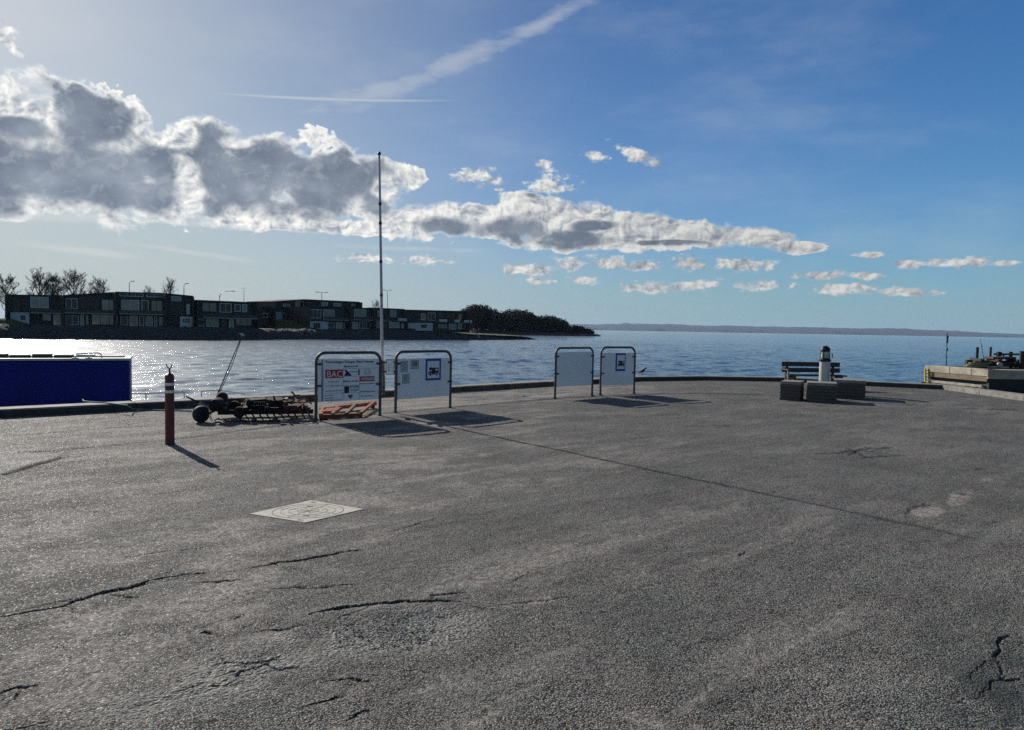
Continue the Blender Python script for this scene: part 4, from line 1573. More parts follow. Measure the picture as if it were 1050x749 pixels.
m_.obox(Pb.pt(ul, zt - .05, -.14), Pb.e * (ur - ul - .13), inn * 1.25, Vector((0, 0, .02)))
m_.build('deck', M['deck_dark'], tg)
for px in (41, -60, 96):
    m_ = MB()
    u = Pb.uz(px, 400)[0]
    m_.obox(Pb.pt(u - .01, WATER + .2, .0), Pb.e * .022, Pb.n * .006, Vector((0, 0, zt - WATER - .27)))
    m_.build('hull_seam', M['blue_hull'], tg)
m_ = MB()
u0, u1 = Pb.uz(76, 366)[0], Pb.uz(103, 366)[0]
pts = [Pb.pt(u0, zt + .0, -.5), Pb.pt(u0, zt + .08, -.5), Pb.pt(u1 - .08, zt + .10, -.5), Pb.pt(u1 - .02, zt + .07, -.5), Pb.pt(u1, zt - .03, -.5)]
m_.tube(pts, .016, 8)
m_.tube([Pb.pt(u0, zt + .045, -.45), Pb.pt(u1 - .12, zt + .045, -.45)], .016, 8)
m_.build('hand_rail', M['white_tube'], tg, smooth=True)
m_ = MB()
for k in range(7):
    u = u0 - .12 - k * .42
    m_.obox(Pb.pt(u - .34, zt - .03, -.75), Pb.e * .36, inn * .4, Vector((0, 0, .075 + .02 * (k % 2))))
m_.build('deck_hatch', M['deck_dark'], tg, bevel=.01)
for px in (77, 91):
    m_ = MB()
    u = Pb.uz(px, 368)[0]
    m_.box(Pb.pt(u, zt + .0, -.02), (.13, .10, .03), Pb.e, Pb.n)
    m_.lathe(Pb.pt(u, zt + .01, -.02), [(.018, 0), (.018, .04)], 8)
    m_.build('cleat', M['white_tube'], tg)
rp_ = [Pb.pt(Pb.uz(84, 412)[0], -.05, .015), G(86, 411.6, KH + .015), G(93, 412.3, KH + .014), G(110, 413.5, KH + .012), G(131, 416, KH + .012), G(136, 419.5, .06)] + [G(x, y, .016) for x, y in ((150, 420.4), (163, 420.8), (180, 421.2), (197, 421.6))]
m_ = MB()
m_.tube(rp_, .014, 7)
tag(m_.build('mooring_rope', M['rope'], smooth=True, origin=rp_[4]), 'thin teal rope from the blue barge across the kerb', 'rope')

# ------------------------------------------------------------------ low handrails at the quay ladders, leaning mast
def low_rail(pxs, label, tail=None):
    base = [G(x, y, KH) for x, y in pxs]
    t = thing('ladder_handrail', base[0], label, 'handrail', 'low handrails on the kerb')
    h = .115
    m = MB()
    top = [b + Vector((0, 0, h)) for b in base]
    pts = ([top[0] + (top[0] - top[-1]).normalized() * .25] if tail == 'start' else []) + top
    m.tube(pts + ([base[-1] + (base[-1] - base[0]).normalized() * .6] if tail == 'end' else []), .011, 7)
    m.build('top_rail', M['white_tube'], t, smooth=True)
    for b in base:
        m = MB()
        m.tube([b - Vector((0, 0, .0)), b + Vector((0, 0, h))], .012, 7)
        m.build('upright', M['white_tube'], t, smooth=True)


low_rail([(149.7, 409.6), (189, 408.3)], 'low white rail on the kerb behind the dark red bollard', 'start')
low_rail([(206.6, 407.0), (224, 406.0)], 'low white rail on the kerb at the foot of the leaning mast', 'end')
lb, lt = G(222.6, 406, KH), at(248.3, 343.5, 15.3)
tl = thing('leaning_mast', lb, 'thin leaning mast with a stay, rising from the kerb', 'mast')
m_ = MB()
m_.tube([lb, lb + (lt - lb) * .12, lt], [.016, .013, .008], 8)
m_.build('mast', M['iron'], tl, smooth=True)
m_ = MB()
m_.tube([lb + (lt - lb) * .06 + Vector((.03, 0, 0)), lb + (lt - lb) * .5 + Vector((.045, 0, -.01)), lt + Vector((.0, 0, -.03))], .008, 6)
m_.build('stay', M['galv'], tl, smooth=True)
m_ = MB()
m_.tube([lt - Vector((.05, 0, -.03)), lt + Vector((.05, 0, -.01))], .014, 6)
m_.lathe(lt, [(.02, -.02), (.025, 0), (.02, .03)], 8)
m_.build('mast_head', M['pale_metal'], tl, smooth=True)

# ------------------------------------------------------------------ old implement lying in front of the kerb
o_ = G(222, 433.5)
e1 = (G(322, 430.5) - o_)
LT = e1.length
e1.normalize()
e2 = Vector((-e1.y, e1.x, 0))


def lp(u, v, z):
    return o_ + e1 * u + e2 * v + Vector((0, 0, z))


tt_ = thing('rusty_implement', lp(.8, .3, 0), 'dark rusty farm implement with a black wheel lying beside the kerb', 'machinery')
for v in (.08, .40, .78):
    m_ = MB()
    m_.bar(lp(.02, v, .16), lp(LT, v + .05, .13), .06, .08)
    m_.build('frame_rail', M['iron'], tt_, bevel=.006)
for u in (.12, .45, .80, 1.12, 1.42):
    m_ = MB()
    m_.bar(lp(u, -.02, .215), lp(u + .05, .95, .20), .07, .05)
    m_.build('cross_member', M['iron' if u < 1 else 'rust_dark'], tt_, bevel=.006)
m_ = MB()
m_.lathe(lp(.02, .30, .27), [(.03, -.16), (.10, -.15), (.115, -.06), (.115, .06), (.09, .14), (.03, .16)], 16, (e1 * .3 + e2).normalized())
m_.build('gearbox', M['iron'], tt_, smooth=True)
m_ = MB()
m_.lathe(lp(.10, .62, .36), [(.02, -.05), (.085, -.045), (.10, 0), (.085, .045), (.02, .05)], 16, e2)
m_.build('pulley', M['iron'], tt_, smooth=True)
for u, v, z, r in ((.36, .1, .15, .095), (.30, .55, .2, .10)):
    m_ = MB()
    m_.lathe(lp(u, v, z), [(.03, -.05), (r, -.04), (r, .04), (.03, .05)], 18, (e2 + e1 * .15).normalized())
    m_.build('disc', M['iron'], tt_, smooth=True)
m_ = MB()
m_.obox(lp(.48, .30, .23), e1 * .34 + Vector((0, 0, .02)), e2 * .35, Vector((0, 0, .10)))
m_.build('engine_block', M['iron'], tt_, bevel=.02)
m_ = MB()
m_.obox(lp(.84, .25, .23), e1 * .26, e2 * .30 + Vector((0, 0, .04)), Vector((0, 0, .09)))
m_.build('engine_cover', M['iron'], tt_, bevel=.02)
m_ = MB()
m_.obox(lp(1.00, .50, .22), e1 * .20 + Vector((0, 0, .03)), e2 * .12, Vector((0, 0, .09)))
m_.build('pale_guard', M['pale_metal'], tt_, bevel=.008)
for k in range(11):
    u = .30 + k * .115
    v = .02 + .12 * (k % 3)
    m_ = MB()
    z0_ = .18
    m_.tube([lp(u, v, z0_), lp(u + .02, v - .06, z0_ - .03), lp(u + .06, v - .10, .07), lp(u + .10, v - .06, .01)], [.016, .015, .013, .009], 6)
    m_.build('tine', M['iron' if k < 7 else 'rust_dark'], tt_, smooth=True)
m_ = MB()
hel = [lp(.60 + .014 * i / 3, .16 + .05 * math.cos(i * .9), .27 + .05 * math.sin(i * .9)) for i in range(44)]
m_.tube(hel, .009, 5)
m_.build('spring', M['iron'], tt_, smooth=True)
for (u, v, z, w, h) in ((1.14, .2, .16, .34, .07), (1.22, .62, .20, .30, .05)):
    m_ = MB()
    m_.obox(lp(u, v, z), e1 * w, e2 * .16 + Vector((0, 0, .03)), Vector((0, 0, h)))
    m_.build('rusty_plate', M['rust_dark'], tt_, bevel=.008)
m_ = MB()
m_.tube([lp(1.30, .7, .2), lp(1.32, .7, .38), lp(1.27, .7, .44)], .018, 7)
m_.tube([lp(1.32, .7, .36), lp(1.42, .7, .37)], .014, 7)
m_.build('lever', M['rust_dark'], tt_, smooth=True)
# wheel, axle arm and drawbar
wc = G(203.5, 434) + Vector((0, .10, .135))
wax = Vector((.86, -.42, .10)).normalized()
m_ = MB()
m_.lathe(wc, [(.065, -.060), (.10, -.068), (.130, -.055), (.140, -.03), (.142, 0), (.140, .03), (.130, .055), (.10, .068), (.065, .060)], 28, wax)
ty = m_.build('wheel', M['rubber'], tt_, smooth=True)
m_ = MB()
m_.lathe(wc, [(.02, -.07), (.08, -.06), (.08, .06), (.02, .08)], 20, wax)
m_.build('rim', M['iron'], ty, smooth=True)
m_ = MB()
m_.tube([wc, wc + wax * .16, lp(.05, .35, .20)], .022, 8)
m_.build('axle', M['iron'], tt_, smooth=True)
m_ = MB()
h0, h1, h2 = at(190.6, 406.6, 12.45), at(203, 412.6, 12.5), at(216, 420, 12.6)
m_.tube([h0, h0.lerp(h1, .5), h1, h2], [.012, .016, .018, .02], 8)
m_.tube([h2, lp(.06, .3, .22)], .02, 8)
m_.build('drawbar', M['iron'], tt_, smooth=True)
m_ = MB()
m_.tube([h1.lerp(h2, .1), h2, h2 + Vector((.06, .02, -.02))], .026, 8)
m_.build('drawbar_grip', M['pale_metal'], tt_, smooth=True)
m_ = MB()
m_.tube([h2 + Vector((0, 0, -.02)), h2 + Vector((.02, -.05, -.12)), h2 + Vector((.07, -.08, -.20)), lp(.04, -.02, .08)], .009, 6)
m_.tube([h2 + Vector((.0, 0, -.02)), h2 + Vector((-.02, -.03, -.10)), h2 + Vector((.03, -.06, -.19))], .007, 6)
m_.build('cable', M['pale_metal'], tt_, smooth=True)

rt_ = random.Random(5)
for k in range(16):
    u, v = rt_.uniform(.1, 1.5), rt_.uniform(-.05, .8)
    a = rt_.uniform(0, 6.28)
    ln = rt_.uniform(.18, .5)
    z0_ = rt_.uniform(.16, .34)
    d_ = Vector((math.cos(a), math.sin(a), rt_.uniform(-.35, .35)))
    m_ = MB()
    p0_ = lp(u, v, z0_)
    m_.tube([p0_, p0_ + d_ * ln * .5 + Vector((0, 0, rt_.uniform(-.02, .06))), p0_ + d_ * ln + Vector((0, 0, rt_.uniform(-.08, .03)))], rt_.uniform(.008, .018), 6)
    m_.build('rod', M['iron' if k % 3 else 'rust_dark'], tt_, smooth=True)
for k in range(9):
    u, v = rt_.uniform(.15, 1.45), rt_.uniform(0, .7)
    m_ = MB()
    a = rt_.uniform(0, 3.1)
    m_.box(lp(u, v, rt_.uniform(.24, .33)), (rt_.uniform(.06, .16), rt_.uniform(.04, .10), rt_.uniform(.03, .09)), (math.cos(a), math.sin(a), .2), (-math.sin(a), math.cos(a), 0), (-.2, 0, 1))
    m_.build('bracket', M['iron' if k % 2 else 'rust_dark'], tt_, bevel=.006)
m_ = MB()
m_.tube([lp(.0, .1, .05), lp(.2, -.1, .03), lp(.45, -.16, .02), lp(.7, -.12, .02), lp(1.0, -.18, .02)], .012, 6)
m_.build('hose', M['rubber'], tt_, smooth=True)

# orange frame lying behind the sponsor board
q0, q1 = G(329, 420, .07), G(385, 413.6, .10)
q2, q3 = G(327.5, 427.5, .05), G(371, 425.5, .05)
tr_ = thing('orange_frame', (q0 + q3) / 2 - Vector((0, 0, .06)), 'rusty orange ladder-like steel frame lying behind the sponsor board', 'metal frame')
for a, b, w in ((q0, q1, .09), (q2, q3, .08)):
    m_ = MB()
    m_.bar(a, b, w, .07)
    m_.build('long_bar', M['rust'], tr_, bevel=.006)
for f in (.03, .30, .62, .97):
    m_ = MB()
    m_.bar(q2.lerp(q3, f) + Vector((0, 0, .03)), q0.lerp(q1, f) + Vector((0, 0, .02)), .06, .045)
    m_.build('rung', M['rust_dark' if f in (.30, .62) else 'rust'], tr_, bevel=.005)
for f in (.05, .95):
    for a, b in ((q0, q1), (q2, q3)):
        m_ = MB()
        c = a.lerp(b, f)
        m_.box(Vector((c.x, c.y, (c.z - .03) / 2)), (.07, .07, max(.02, c.z - .03)))
        m_.build('foot_block', M['rust_dark'], tr_)
m_ = MB()
m_.obox(G(329, 425, .06), (G(345, 424, .06) - G(329, 425, .06)), Vector((.02, .35, .03)), Vector((0, 0, .05)))
m_.build('rusty_plate', M['rust'], tr_, bevel=.006)

# ------------------------------------------------------------------ gull on the kerb
gb = G(658.4, 385.0, KH)
gb = Vector((gb.x, gb.y, KH))
tg_ = thing('bird', gb, 'small dark bird standing on the kerb next to the last sign', 'bird')
m_ = MB()
s_ = 1.0
m_.tube([gb + Vector(p) * s_ for p in ((-.145, 0, .075), (-.10, 0, .095), (-.05, 0, .118), (0, 0, .145), (.05, 0, .175), (.080, 0, .205), (.098, 0, .232), (.115, 0, .248), (.135, 0, .250), (.148, 0, .247))],
        [.006, .020, .042, .052, .046, .030, .024, .029, .024, .008], 14)
m_.build('body', M['bird_dark'], tg_, smooth=True)
m_ = MB()
m_.tube([gb + Vector((.143, 0, .247)), gb + Vector((.175, 0, .240)), gb + Vector((.195, 0, .233))], [.009, .006, .002], 8)
m_.build('beak', M['bird_leg'], tg_, smooth=True)
for dy in (-.018, .018):
    m_ = MB()
    m_.tube([gb + Vector((.005, dy, .105)), gb + Vector((.0, dy, .055)), gb + Vector((.008, dy, .004))], [.008, .005, .005], 7)
    m_.tube([gb + Vector((.0, dy, .004)), gb + Vector((.045, dy * 1.5, .004))], .005, 6)
    m_.build('leg', M['bird_leg'], tg_, smooth=True)
m_ = MB()
for dy in (-1, 1):
    m_.tube([gb + Vector(p) for p in ((.045, dy * .040, .165), (0, dy * .050, .140), (-.06, dy * .040, .112), (-.13, dy * .018, .086))], [.012, .022, .018, .004], 8)
m_.build('wing', M['bird_dark'], tg_, smooth=True)

# crumpled litter
lc = G(537, 407.0)
m_ = MB()
n = 9
ring = []
rr_ = random.Random(3)
for z, r in ((.002, .055), (.018, .075), (.035, .045), (.045, .012)):
    ring.append([lc + Vector((math.cos(2 * math.pi * k / n) * r * rr_.uniform(.6, 1.2) * 1.3, math.sin(2 * math.pi * k / n) * r * rr_.uniform(.6, 1.2) * .6, z * rr_.uniform(.7, 1.2))) for k in range(n)])
vs = [v for rg in ring for v in rg]
fs = [(i * n + k, i * n + (k + 1) % n, (i + 1) * n + (k + 1) % n, (i + 1) * n + k) for i in range(3) for k in range(n)] + [tuple(3 * n + k for k in range(n))]
m_.add(vs, fs)
tag(m_.build('crumpled_paper', M['litter'], origin=lc), 'scrap of white crumpled paper lying on the ground before the kerb', 'litter')

# loose chippings on the worn asphalt
gv = MB()
rg = random.Random(21)


def chip(p, r):
    n = 5
    a0 = rg.uniform(0, 6.28)
    base = [p + Vector((math.cos(a0 + 2 * math.pi * k / n) * r * rg.uniform(.7, 1.2), math.sin(a0 + 2 * math.pi * k / n) * r * rg.uniform(.7, 1.2), -.002)) for k in range(n)]
    top = [p + Vector(((b.x - p.x) * .6, (b.y - p.y) * .6, r * rg.uniform(.3, .6))) for b in base]
    gv.add(base + top, [tuple(range(n - 1, -1, -1)), tuple(range(n, 2 * n))] + [(k, (k + 1) % n, n + (k + 1) % n, n + k) for k in range(n)])


for (px, py, sx_, sy_, cnt, rmax) in ((405, 650, 62, 18, 420, .011), (250, 680, 40, 12, 120, .010), (330, 640, 30, 10, 90, .008), (130, 434, 40, 4, 40, .020), (80, 640, 90, 40, 160, .008), (280, 600, 90, 25, 140, .008),
                                     (880, 466, 40, 4, 50, .014), (950, 524, 20, 5, 40, .010), (1025, 690, 22, 25, 60, .008), (60, 476, 40, 8, 60, .012), (520, 610, 300, 60, 160, .006)):
    for _ in range(cnt):
        p = G(rg.gauss(px, sx_ * .5), min(760, rg.gauss(py, sy_ * .5)))
        chip(Vector((p.x, p.y, .002)), rmax * .62 * rg.uniform(.35, 1.0))
tag(gv.build('loose_gravel', mat('gravel_chips', (.30, .29, .265), .85, var=.5, scale=60, col2=(.52, .51, .47))), 'loose pale stone chips scattered over the worn asphalt', 'gravel', kind='stuff')

# ------------------------------------------------------------------ bench, lantern, timber boxes
BY = 22.2
bA, bB = at(800.5, 398, BY), at(860, 398.8, BY + .1)
pb_ = Plane(bA, bB)
tbn = thing('park_bench', pb_.pt(pb_.L / 2, 0), 'dark wooden bench with a two-board backrest facing inland', 'bench')


def board(mb, u0, u1, z0, z1, v0, v1):
    mb.obox(pb_.pt(u0, z0, v0), pb_.e * (u1 - u0), pb_.n * (v1 - v0), Vector((0, 0, z1 - z0)))


for (z0, z1, v) in ((.665, .80, -.02), (.49, .625, .0)):
    m_ = MB()
    board(m_, 0, pb_.L, z0, z1, v, v + .04)
    m_.build('back_board', M['bench_wood'], tbn, bevel=.006)
for k in range(3):
    m_ = MB()
    board(m_, .02, pb_.L - .02, .40, .44, .10 + k * .15, .23 + k * .15)
    m_.build('seat_board', M['bench_wood'], tbn, bevel=.006)
for u in (.14, pb_.L - .24):
    m_ = MB()
    board(m_, u, u + .09, -.03, .80, -.075, -.024)
    m_.build('rear_leg', M['bench_wood'], tbn, bevel=.005)
    m_ = MB()
    board(m_, u, u + .09, -.03, .398, .45, .53)
    m_.build('front_leg', M['bench_wood'], tbn, bevel=.005)
    m_ = MB()
    board(m_, u + .02, u + .07, .33, .397, -.022, .448)
    m_.build('seat_bearer', M['bench_wood'], tbn)
for u in (-.05,):
    m_ = MB()
    board(m_, u, u + .09, .56, .60, -.02, .56)
    ar = m_.build('armrest', M['bench_wood'], tbn, bevel=.006)
    m_ = MB()
    board(m_, u + .02, u + .07, -.03, .56, .48, .53)
    m_.build('armrest_post', M['timber_sunlit'], ar, bevel=.004)

lz = at(845, 395, 20.6)
lz = Vector((lz.x, lz.y, 0))
tlz = thing('lantern_post', lz, 'black lantern on a thick white post in front of the bench', 'lantern')
zt_ = at(845, 371.0, 20.6).z
m_ = MB()
m_.lathe(lz, [(.145, -.05), (.145, .3), (.140, zt_)], 22)
m_.build('post', M['post_white'], tlz, smooth=True)
zl = [at(845, y, 20.6).z for y in (371, 367.4, 360.9, 358.0, 354.8)]
m_ = MB()
m_.lathe(lz, [(.12, zl[0] - .002), (.160, zl[0] + .01), (.160, zl[0] + .05), (.13, zl[1] - .02), (.115, zl[1])], 22)
m_.build('base_flange', M['lamp_metal'], tlz, smooth=True)
m_ = MB()
m_.lathe(lz, [(.105, zl[1]), (.115, zl[1] + .05), (.105, zl[2])], 22)
m_.build('lens', M['lens'], tlz, smooth=True)
m_ = MB()
m_.lathe(lz, [(.10, zl[2]), (.128, zl[2] + .005), (.132, zl[3]), (.105, zl[3] + .04), (.055, zl[4] - .01), (.03, zl[4])], 22)
m_.build('cap', M['lamp_metal'], tlz, smooth=True)
for k in range(4):
    a = math.pi / 4 + k * math.pi / 2
    m_ = MB()
    d_ = Vector((math.cos(a), math.sin(a), 0)) * .128
    m_.tube([lz + d_ + Vector((0, 0, zl[1] - .01)), lz + d_ + Vector((0, 0, zl[2] + .01))], .010, 6)
    m_.build('guard_bar', M['lamp_metal'], tlz, smooth=True)
m_ = MB()
m_.tube([lz + Vector((.15, -.02, zl[2] - .05)), lz + Vector((.19, -.02, zl[2] - .05)), lz + Vector((.19, -.02, zl[2] - .16))], .014, 6)
m_.build('side_bracket', M['lamp_metal'], tlz)


def plank_box(p0, p1, depth, h, label, n=5, rnd=1):
    """low box of stacked planks: front along p0-p1"""
    r_ = random.Random(rnd)
    pl = Plane(p0, p1)
    t = thing('plank_stack', pl.pt(pl.L / 2, 0, -depth / 2), label, 'timber', 'low stacks of planks by the bench')
    dz = h / n
    for k in range(n):
        m = MB()
        jx = r_.uniform(-.007, .007)
        jy = r_.uniform(-.007, .007)
        z0 = k * dz + (.001 if k else -.02)
        m.obox(pl.pt(jx, z0, jy), pl.e * pl.L, -pl.n * depth, Vector((0, 0, dz * (k + 1) - .006 - z0)))
        m.build('plank', M['timber_sunlit' if k == n - 1 else 'timber'], t, bevel=.003)
    return t


hb = .47
a_, b__ = G(799.5, 410.2), G(820, 411.4)
plank_box(a_, b__, .75, hb, 'first of the plank stacks, under the end of the bench with the armrest', 6, 1)
a_, b__ = G(827, 411.8), G(858, 413.3)
plank_box(a_, b__, .75, hb, 'middle plank stack directly in front of the white lantern post', 6, 2)
a_, b__ = G(856.5, 408.8), G(887, 410.4)
plank_box(a_, b__, .8, hb + .02, 'plank stack out past the end of the bench, set slightly back', 6, 3)
# gap between the first two is closed by a recessed upright board
a_, b__ = G(820, 409.8), G(827, 410.2)
pg_ = Plane(a_, b__)

# ------------------------------------------------------------------ timber jetty
JZ = .675
JC = at(1013.5, 379.3, 22.0)      # near corner
JL = at(948.5, 374.9, 24.5)       # far corner
JC.z = JL.z = 0
pj = Plane(JL, JC)                # sunlit face
pf = Plane(JC, JC + Vector((14, -.25, 0)))   # shaded face
tj = thing('jetty', Vector((JC.x, JC.y, WATER)), 'raised jetty of pale concrete blocks on dark timber beside the quay corner', 'jetty')
up = Vector((0, 0, 1))
nb = 3
for k in range(nb):
    f0, f1 = (0, .42, .76)[k] * pj.L, (.415, .755, 1.0)[k] * pj.L
    m_ = MB()
    m_.obox(pj.pt(f0, JZ - .21, 0), pj.e * (f1 - f0), -pj.n * .45, up * .21)
    m_.build('edge_block', M['jetty_conc'], tj, bevel=.015)
for z0, h, off, mt in ((JZ - .365, .15, -.015, 'jetty_wood'), (JZ - .47, .10, -.12, 'jetty_dark')):
    m_ = MB()
    m_.obox(pj.pt(0, z0, off), pj.e * (pj.L - .05), -pj.n * .3, up * h)
    m_.build('waling', M[mt], tj, bevel=.008)
m_ = MB()
m_.obox(pj.pt(.02, JZ - 2.6, -.12), pj.e * (pj.L - .08), -pj.n * .25, up * 2.09)
m_.build('sheet_wall', M['jetty_dark'], tj)
m_ = MB()
m_.obox(pj.pt(0, JZ - .555, .02), pj.e * (pj.L - .2), -pj.n * .10, up * .075)
m_.build('lower_waling', M['jetty_conc'], tj, bevel=.01)
for f in (.0, .22, .46, .70, .93):
    m_ = MB()
    m_.tube([pj.pt(f * pj.L + .08, WATER - .5, .10), pj.pt(f * pj.L + .08, JZ - .54, .12)], .085, 10)
    m_.build('pile', M['jetty_wood'], tj, smooth=True)
for k in range(5):
    m_ = MB()
    m_.obox(pf.pt(k * 2.4 + .004, JZ - .28, .0), pf.e * 2.39, -pf.n * .45, up * .28)
    m_.build('edge_block', M['jetty_conc'], tj, bevel=.015)
m_ = MB()
m_.obox(pf.pt(0.05, JZ - .62, -.02), pf.e * 11.9, -pf.n * .3, up * .33)
m_.build('waling', M['jetty_dark'], tj, bevel=.008)
m_ = MB()
m_.obox(pf.pt(.10, JZ - 2.6, -.10), pf.e * 11.8, -pf.n * .3, up * 1.97)
m_.build('sheet_wall', M['jetty_dark'], tj)
dk = MB()
nd = 17
for k in range(nd):
    o0 = JC.lerp(JL, (k + .02) / nd * .96 + .02) - pj.n * .45
    o1 = JC.lerp(JL, (k + .96) / nd * .96 + .02) - pj.n * .45
    dk.obox(Vector((o0.x, o0.y, JZ - .10)), Vector((12.5, -.22, 0)), Vector((o1.x - o0.x, o1.y - o0.y, 0)), up * (.085 + .004 * (k % 3)))
dk.build('deck_plank', M['bench_wood'], tj)
for px, y0, y1 in ((948.6, 378.0, 395.0), (951.6, 378.0, 396.0)):
    m_ = MB()
    a, b = at(px, y0, 24.35), at(px, y1, 24.35)
    m_.bar(a, b, .035, .05, (0, 1, 0))
    m_.build('ladder_rail', M['yellow'], tj)
for k in range(5):
    m_ = MB()
    y = 380 + k * 3.4
    m_.tube([at(948.6, y, 24.33), at(951.6, y, 24.33)], .014, 6)
    m_.build('ladder_rung', M['yellow'], tj)

# posts standing on the jetty, slipway cradle, poles
for px, yt, Y, label in ((1002.3, 356.2, 27.0, 'thicker of two black posts standing clear at the end of the jetty'),
                         (1016, 356.0, 28.2, 'slimmer of two black posts standing clear at the end of the jetty'),
                         (1036.6, 360.8, 24.0, 'shorter black post rising from the rusty cradle'),
                         (1048.5, 360.2, 23.4, 'thick black post at the far end of the rusty cradle')):
    a = at(px, yt, Y)
    t = thing('mooring_post', Vector((a.x, a.y, WATER)), label, 'post', 'black posts at the jetty')
    r = .048 if px < 1010 else .040
    if px > 1030:
        r = .055 if px < 1040 else .075
    m_ = MB()
    m_.tube([Vector((a.x, a.y, WATER - .4)), Vector((a.x, a.y, a.z - .015))], [r * 1.08, r], 12)
    m_.build('shaft', M['jetty_dark'], t, smooth=True)
    m_ = MB()
    m_.lathe(Vector((a.x, a.y, a.z - .02)), [(r * 1.06, 0), (r * 1.06, .012), (r * .7, .02)], 12)
    m_.build('cap', M['lamp_metal'], t)

cr0 = at(1000, 376, 23.6)
cr0.z = JZ
tcr = thing('slipway_cradle', Vector((cr0.x + .9, cr0.y, JZ)), 'dark rusty slipway cradle lying on the jetty deck', 'cradle')
cz = JZ - .01
ce = Vector((1, -.03, 0))
for v, z in ((0, .10), (.42, .12)):
    m_ = MB()
    m_.bar(cr0 + Vector((-.05, v, z + .02)), cr0 + ce * 2.4 + Vector((0, v, z)), .14, .16)
    m_.build('long_beam', M['jetty_dark'], tcr, bevel=.01)
for u in (.15, .7, 1.3, 1.9):
    m_ = MB()
    m_.bar(cr0 + ce * u + Vector((0, -.12, .225)), cr0 + ce * u + Vector((0.05, .55, .245)), .12, .09)
    m_.build('cross_beam', M['jetty_dark'], tcr, bevel=.01)
m_ = MB()
m_.obox(cr0 + ce * .62 + Vector((0, .1, .26)), ce * .72 + Vector((0, 0, .02)), Vector((0, .5, 0)), up * .07)
m_.build('rusty_plate', M['rust_dark'], tcr, bevel=.01)
m_ = MB()
m_.bar(at(1019, 363.4, 24.2), at(1050, 363.6, 23.6), .06, .06)
m_.build('upper_rail', M['jetty_dark'], tcr, bevel=.006)
m_ = MB()
m_.tube([at(1024, 363.2, 24.15), at(1021.5, 367, 24.1), at(1019.5, 371, 24.1)], .022, 7)
m_.tube([at(1030, 363.2, 24.1), at(1026, 371, 24.0)], .022, 7)
m_.build('strut', M['galv'], tcr, smooth=True)
m_ = MB()
m_.lathe(at(1024.5, 363.2, 24.1), [(.02, -.07), (.07, -.06), (.08, 0), (.07, .06), (.02, .07)], 14, (1, 0, 0))
m_.build('winch_drum', M['iron'], tcr, smooth=True)
for px in (1025, 1042):
    m_ = MB()
    c = at(px, 374.5, 23.4)
    m_.lathe(c, [(.02, -.05), (.085, -.04), (.085, .04), (.02, .05)], 16, (.1, 1, 0))
    m_.build('roller', M['pale_metal' if px < 1030 else 'iron'], tcr, smooth=True)
hp_ = at(1006, 377, 23.2)
m_ = MB()
for k in range(5):
    rr2 = .26 - .03 * (k % 2)
    pts = [Vector((hp_.x + rr2 * math.cos(a) * 1.3 + .03 * k, hp_.y + .25 + rr2 * .6 * math.sin(a), JZ + .03 + .028 * k)) for a in [2 * math.pi * i / 20 for i in range(21)]]
    m_.tube(pts, .020, 6)
tag(m_.build('rope_coil', mat('straw_rope', (.22, .20, .11), .9, var=.3, scale=30), smooth=True, origin=(hp_.x, hp_.y, JZ)), 'straw-coloured rope coil on the jetty edge by the cradle', 'rope')


def thin_pole(px0, y0, px1, y1, Y, label, r, bits):
    a, b = at(px0, y0, Y), at(px1, y1, Y)
    t = thing('marker_pole', Vector((a.x, a.y, WATER)), label, 'pole')
    m = MB()
    d = (b - a).normalized()
    low = a - d * ((a.z - WATER + .5) / d.z)
    m.tube([low, a, b], [r, r, r * .8], 8)
    m.build('shaft', M['lamp_metal'], t, smooth=True)
    for f, w, h in bits:
        m = MB()
        m.box(a.lerp(b, f) + Vector((w * .25, 0, 0)), (w, r * 3, h))
        m.build('fitting', M['lamp_metal'], t, bevel=.004)


thin_pole(970.4, 372.5, 971.2, 341.2, 29, 'tall thin dark pole with fittings behind the jetty', .016, [(.86, .07, .09), (.74, .055, .22), (.45, .05, .12)])
thin_pole(1007.6, 362, 1005.3, 347.5, 33, 'very thin slanting rod between the two slim black posts', .010, [(.45, .03, .05)])

# ------------------------------------------------------------------ light, sky
sd = D.lights.new('sun', 'SUN')
sd.energy = 5.0
sd.angle = R(.53)
sd.color = (1.0, .945, .865)
so_ = D.objects.new('sun', sd)
COL.objects.link(so_)
so_.rotation_mode = 'QUATERNION'
so_.rotation_quaternion = (-SUN).to_track_quat('-Z', 'Y')
so_.location = (0, 0, 60)

W = D.worlds.new('World')
scene.world = W
W.use_nodes = True
wt = W.node_tree
wt.nodes.clear()
WL = wt.links.new
out = nn(wt, 'ShaderNodeOutputWorld')
bg = nn(wt, 'ShaderNodeBackground')
SKY_STRENGTH = .06
bg.inputs['Strength'].default_value = SKY_STRENGTH
WL(bg.outputs[0], out.inputs['Surface'])
sky = nn(wt, 'ShaderNodeTexSky', sky_type='NISHITA')
sky.sun_disc = False
sky.sun_elevation = R(SUN_EL)
sky.sun_rotation = R(SUN_AZ)
sky.air_density = 1.0
sky.dust_density = .35
sky.ozone_density = 3.0
sky.altitude = 0

tcw = nn(wt, 'ShaderNodeTexCoord')
sep = nn(wt, 'ShaderNodeSeparateXYZ')
WL(tcw.outputs['Generated'], sep.inputs[0])


def wm(op, a, b=None, c=None, clamp=False):
    n = nn(wt, 'ShaderNodeMath', operation=op)
    n.use_clamp = clamp
    for i, x in enumerate((a, b, c)):
        if x is None:
            continue
        if isinstance(x, (int, float)):
            n.inputs[i].default_value = x
        else:
            WL(x, n.inputs[i])
    return n.outputs[0]


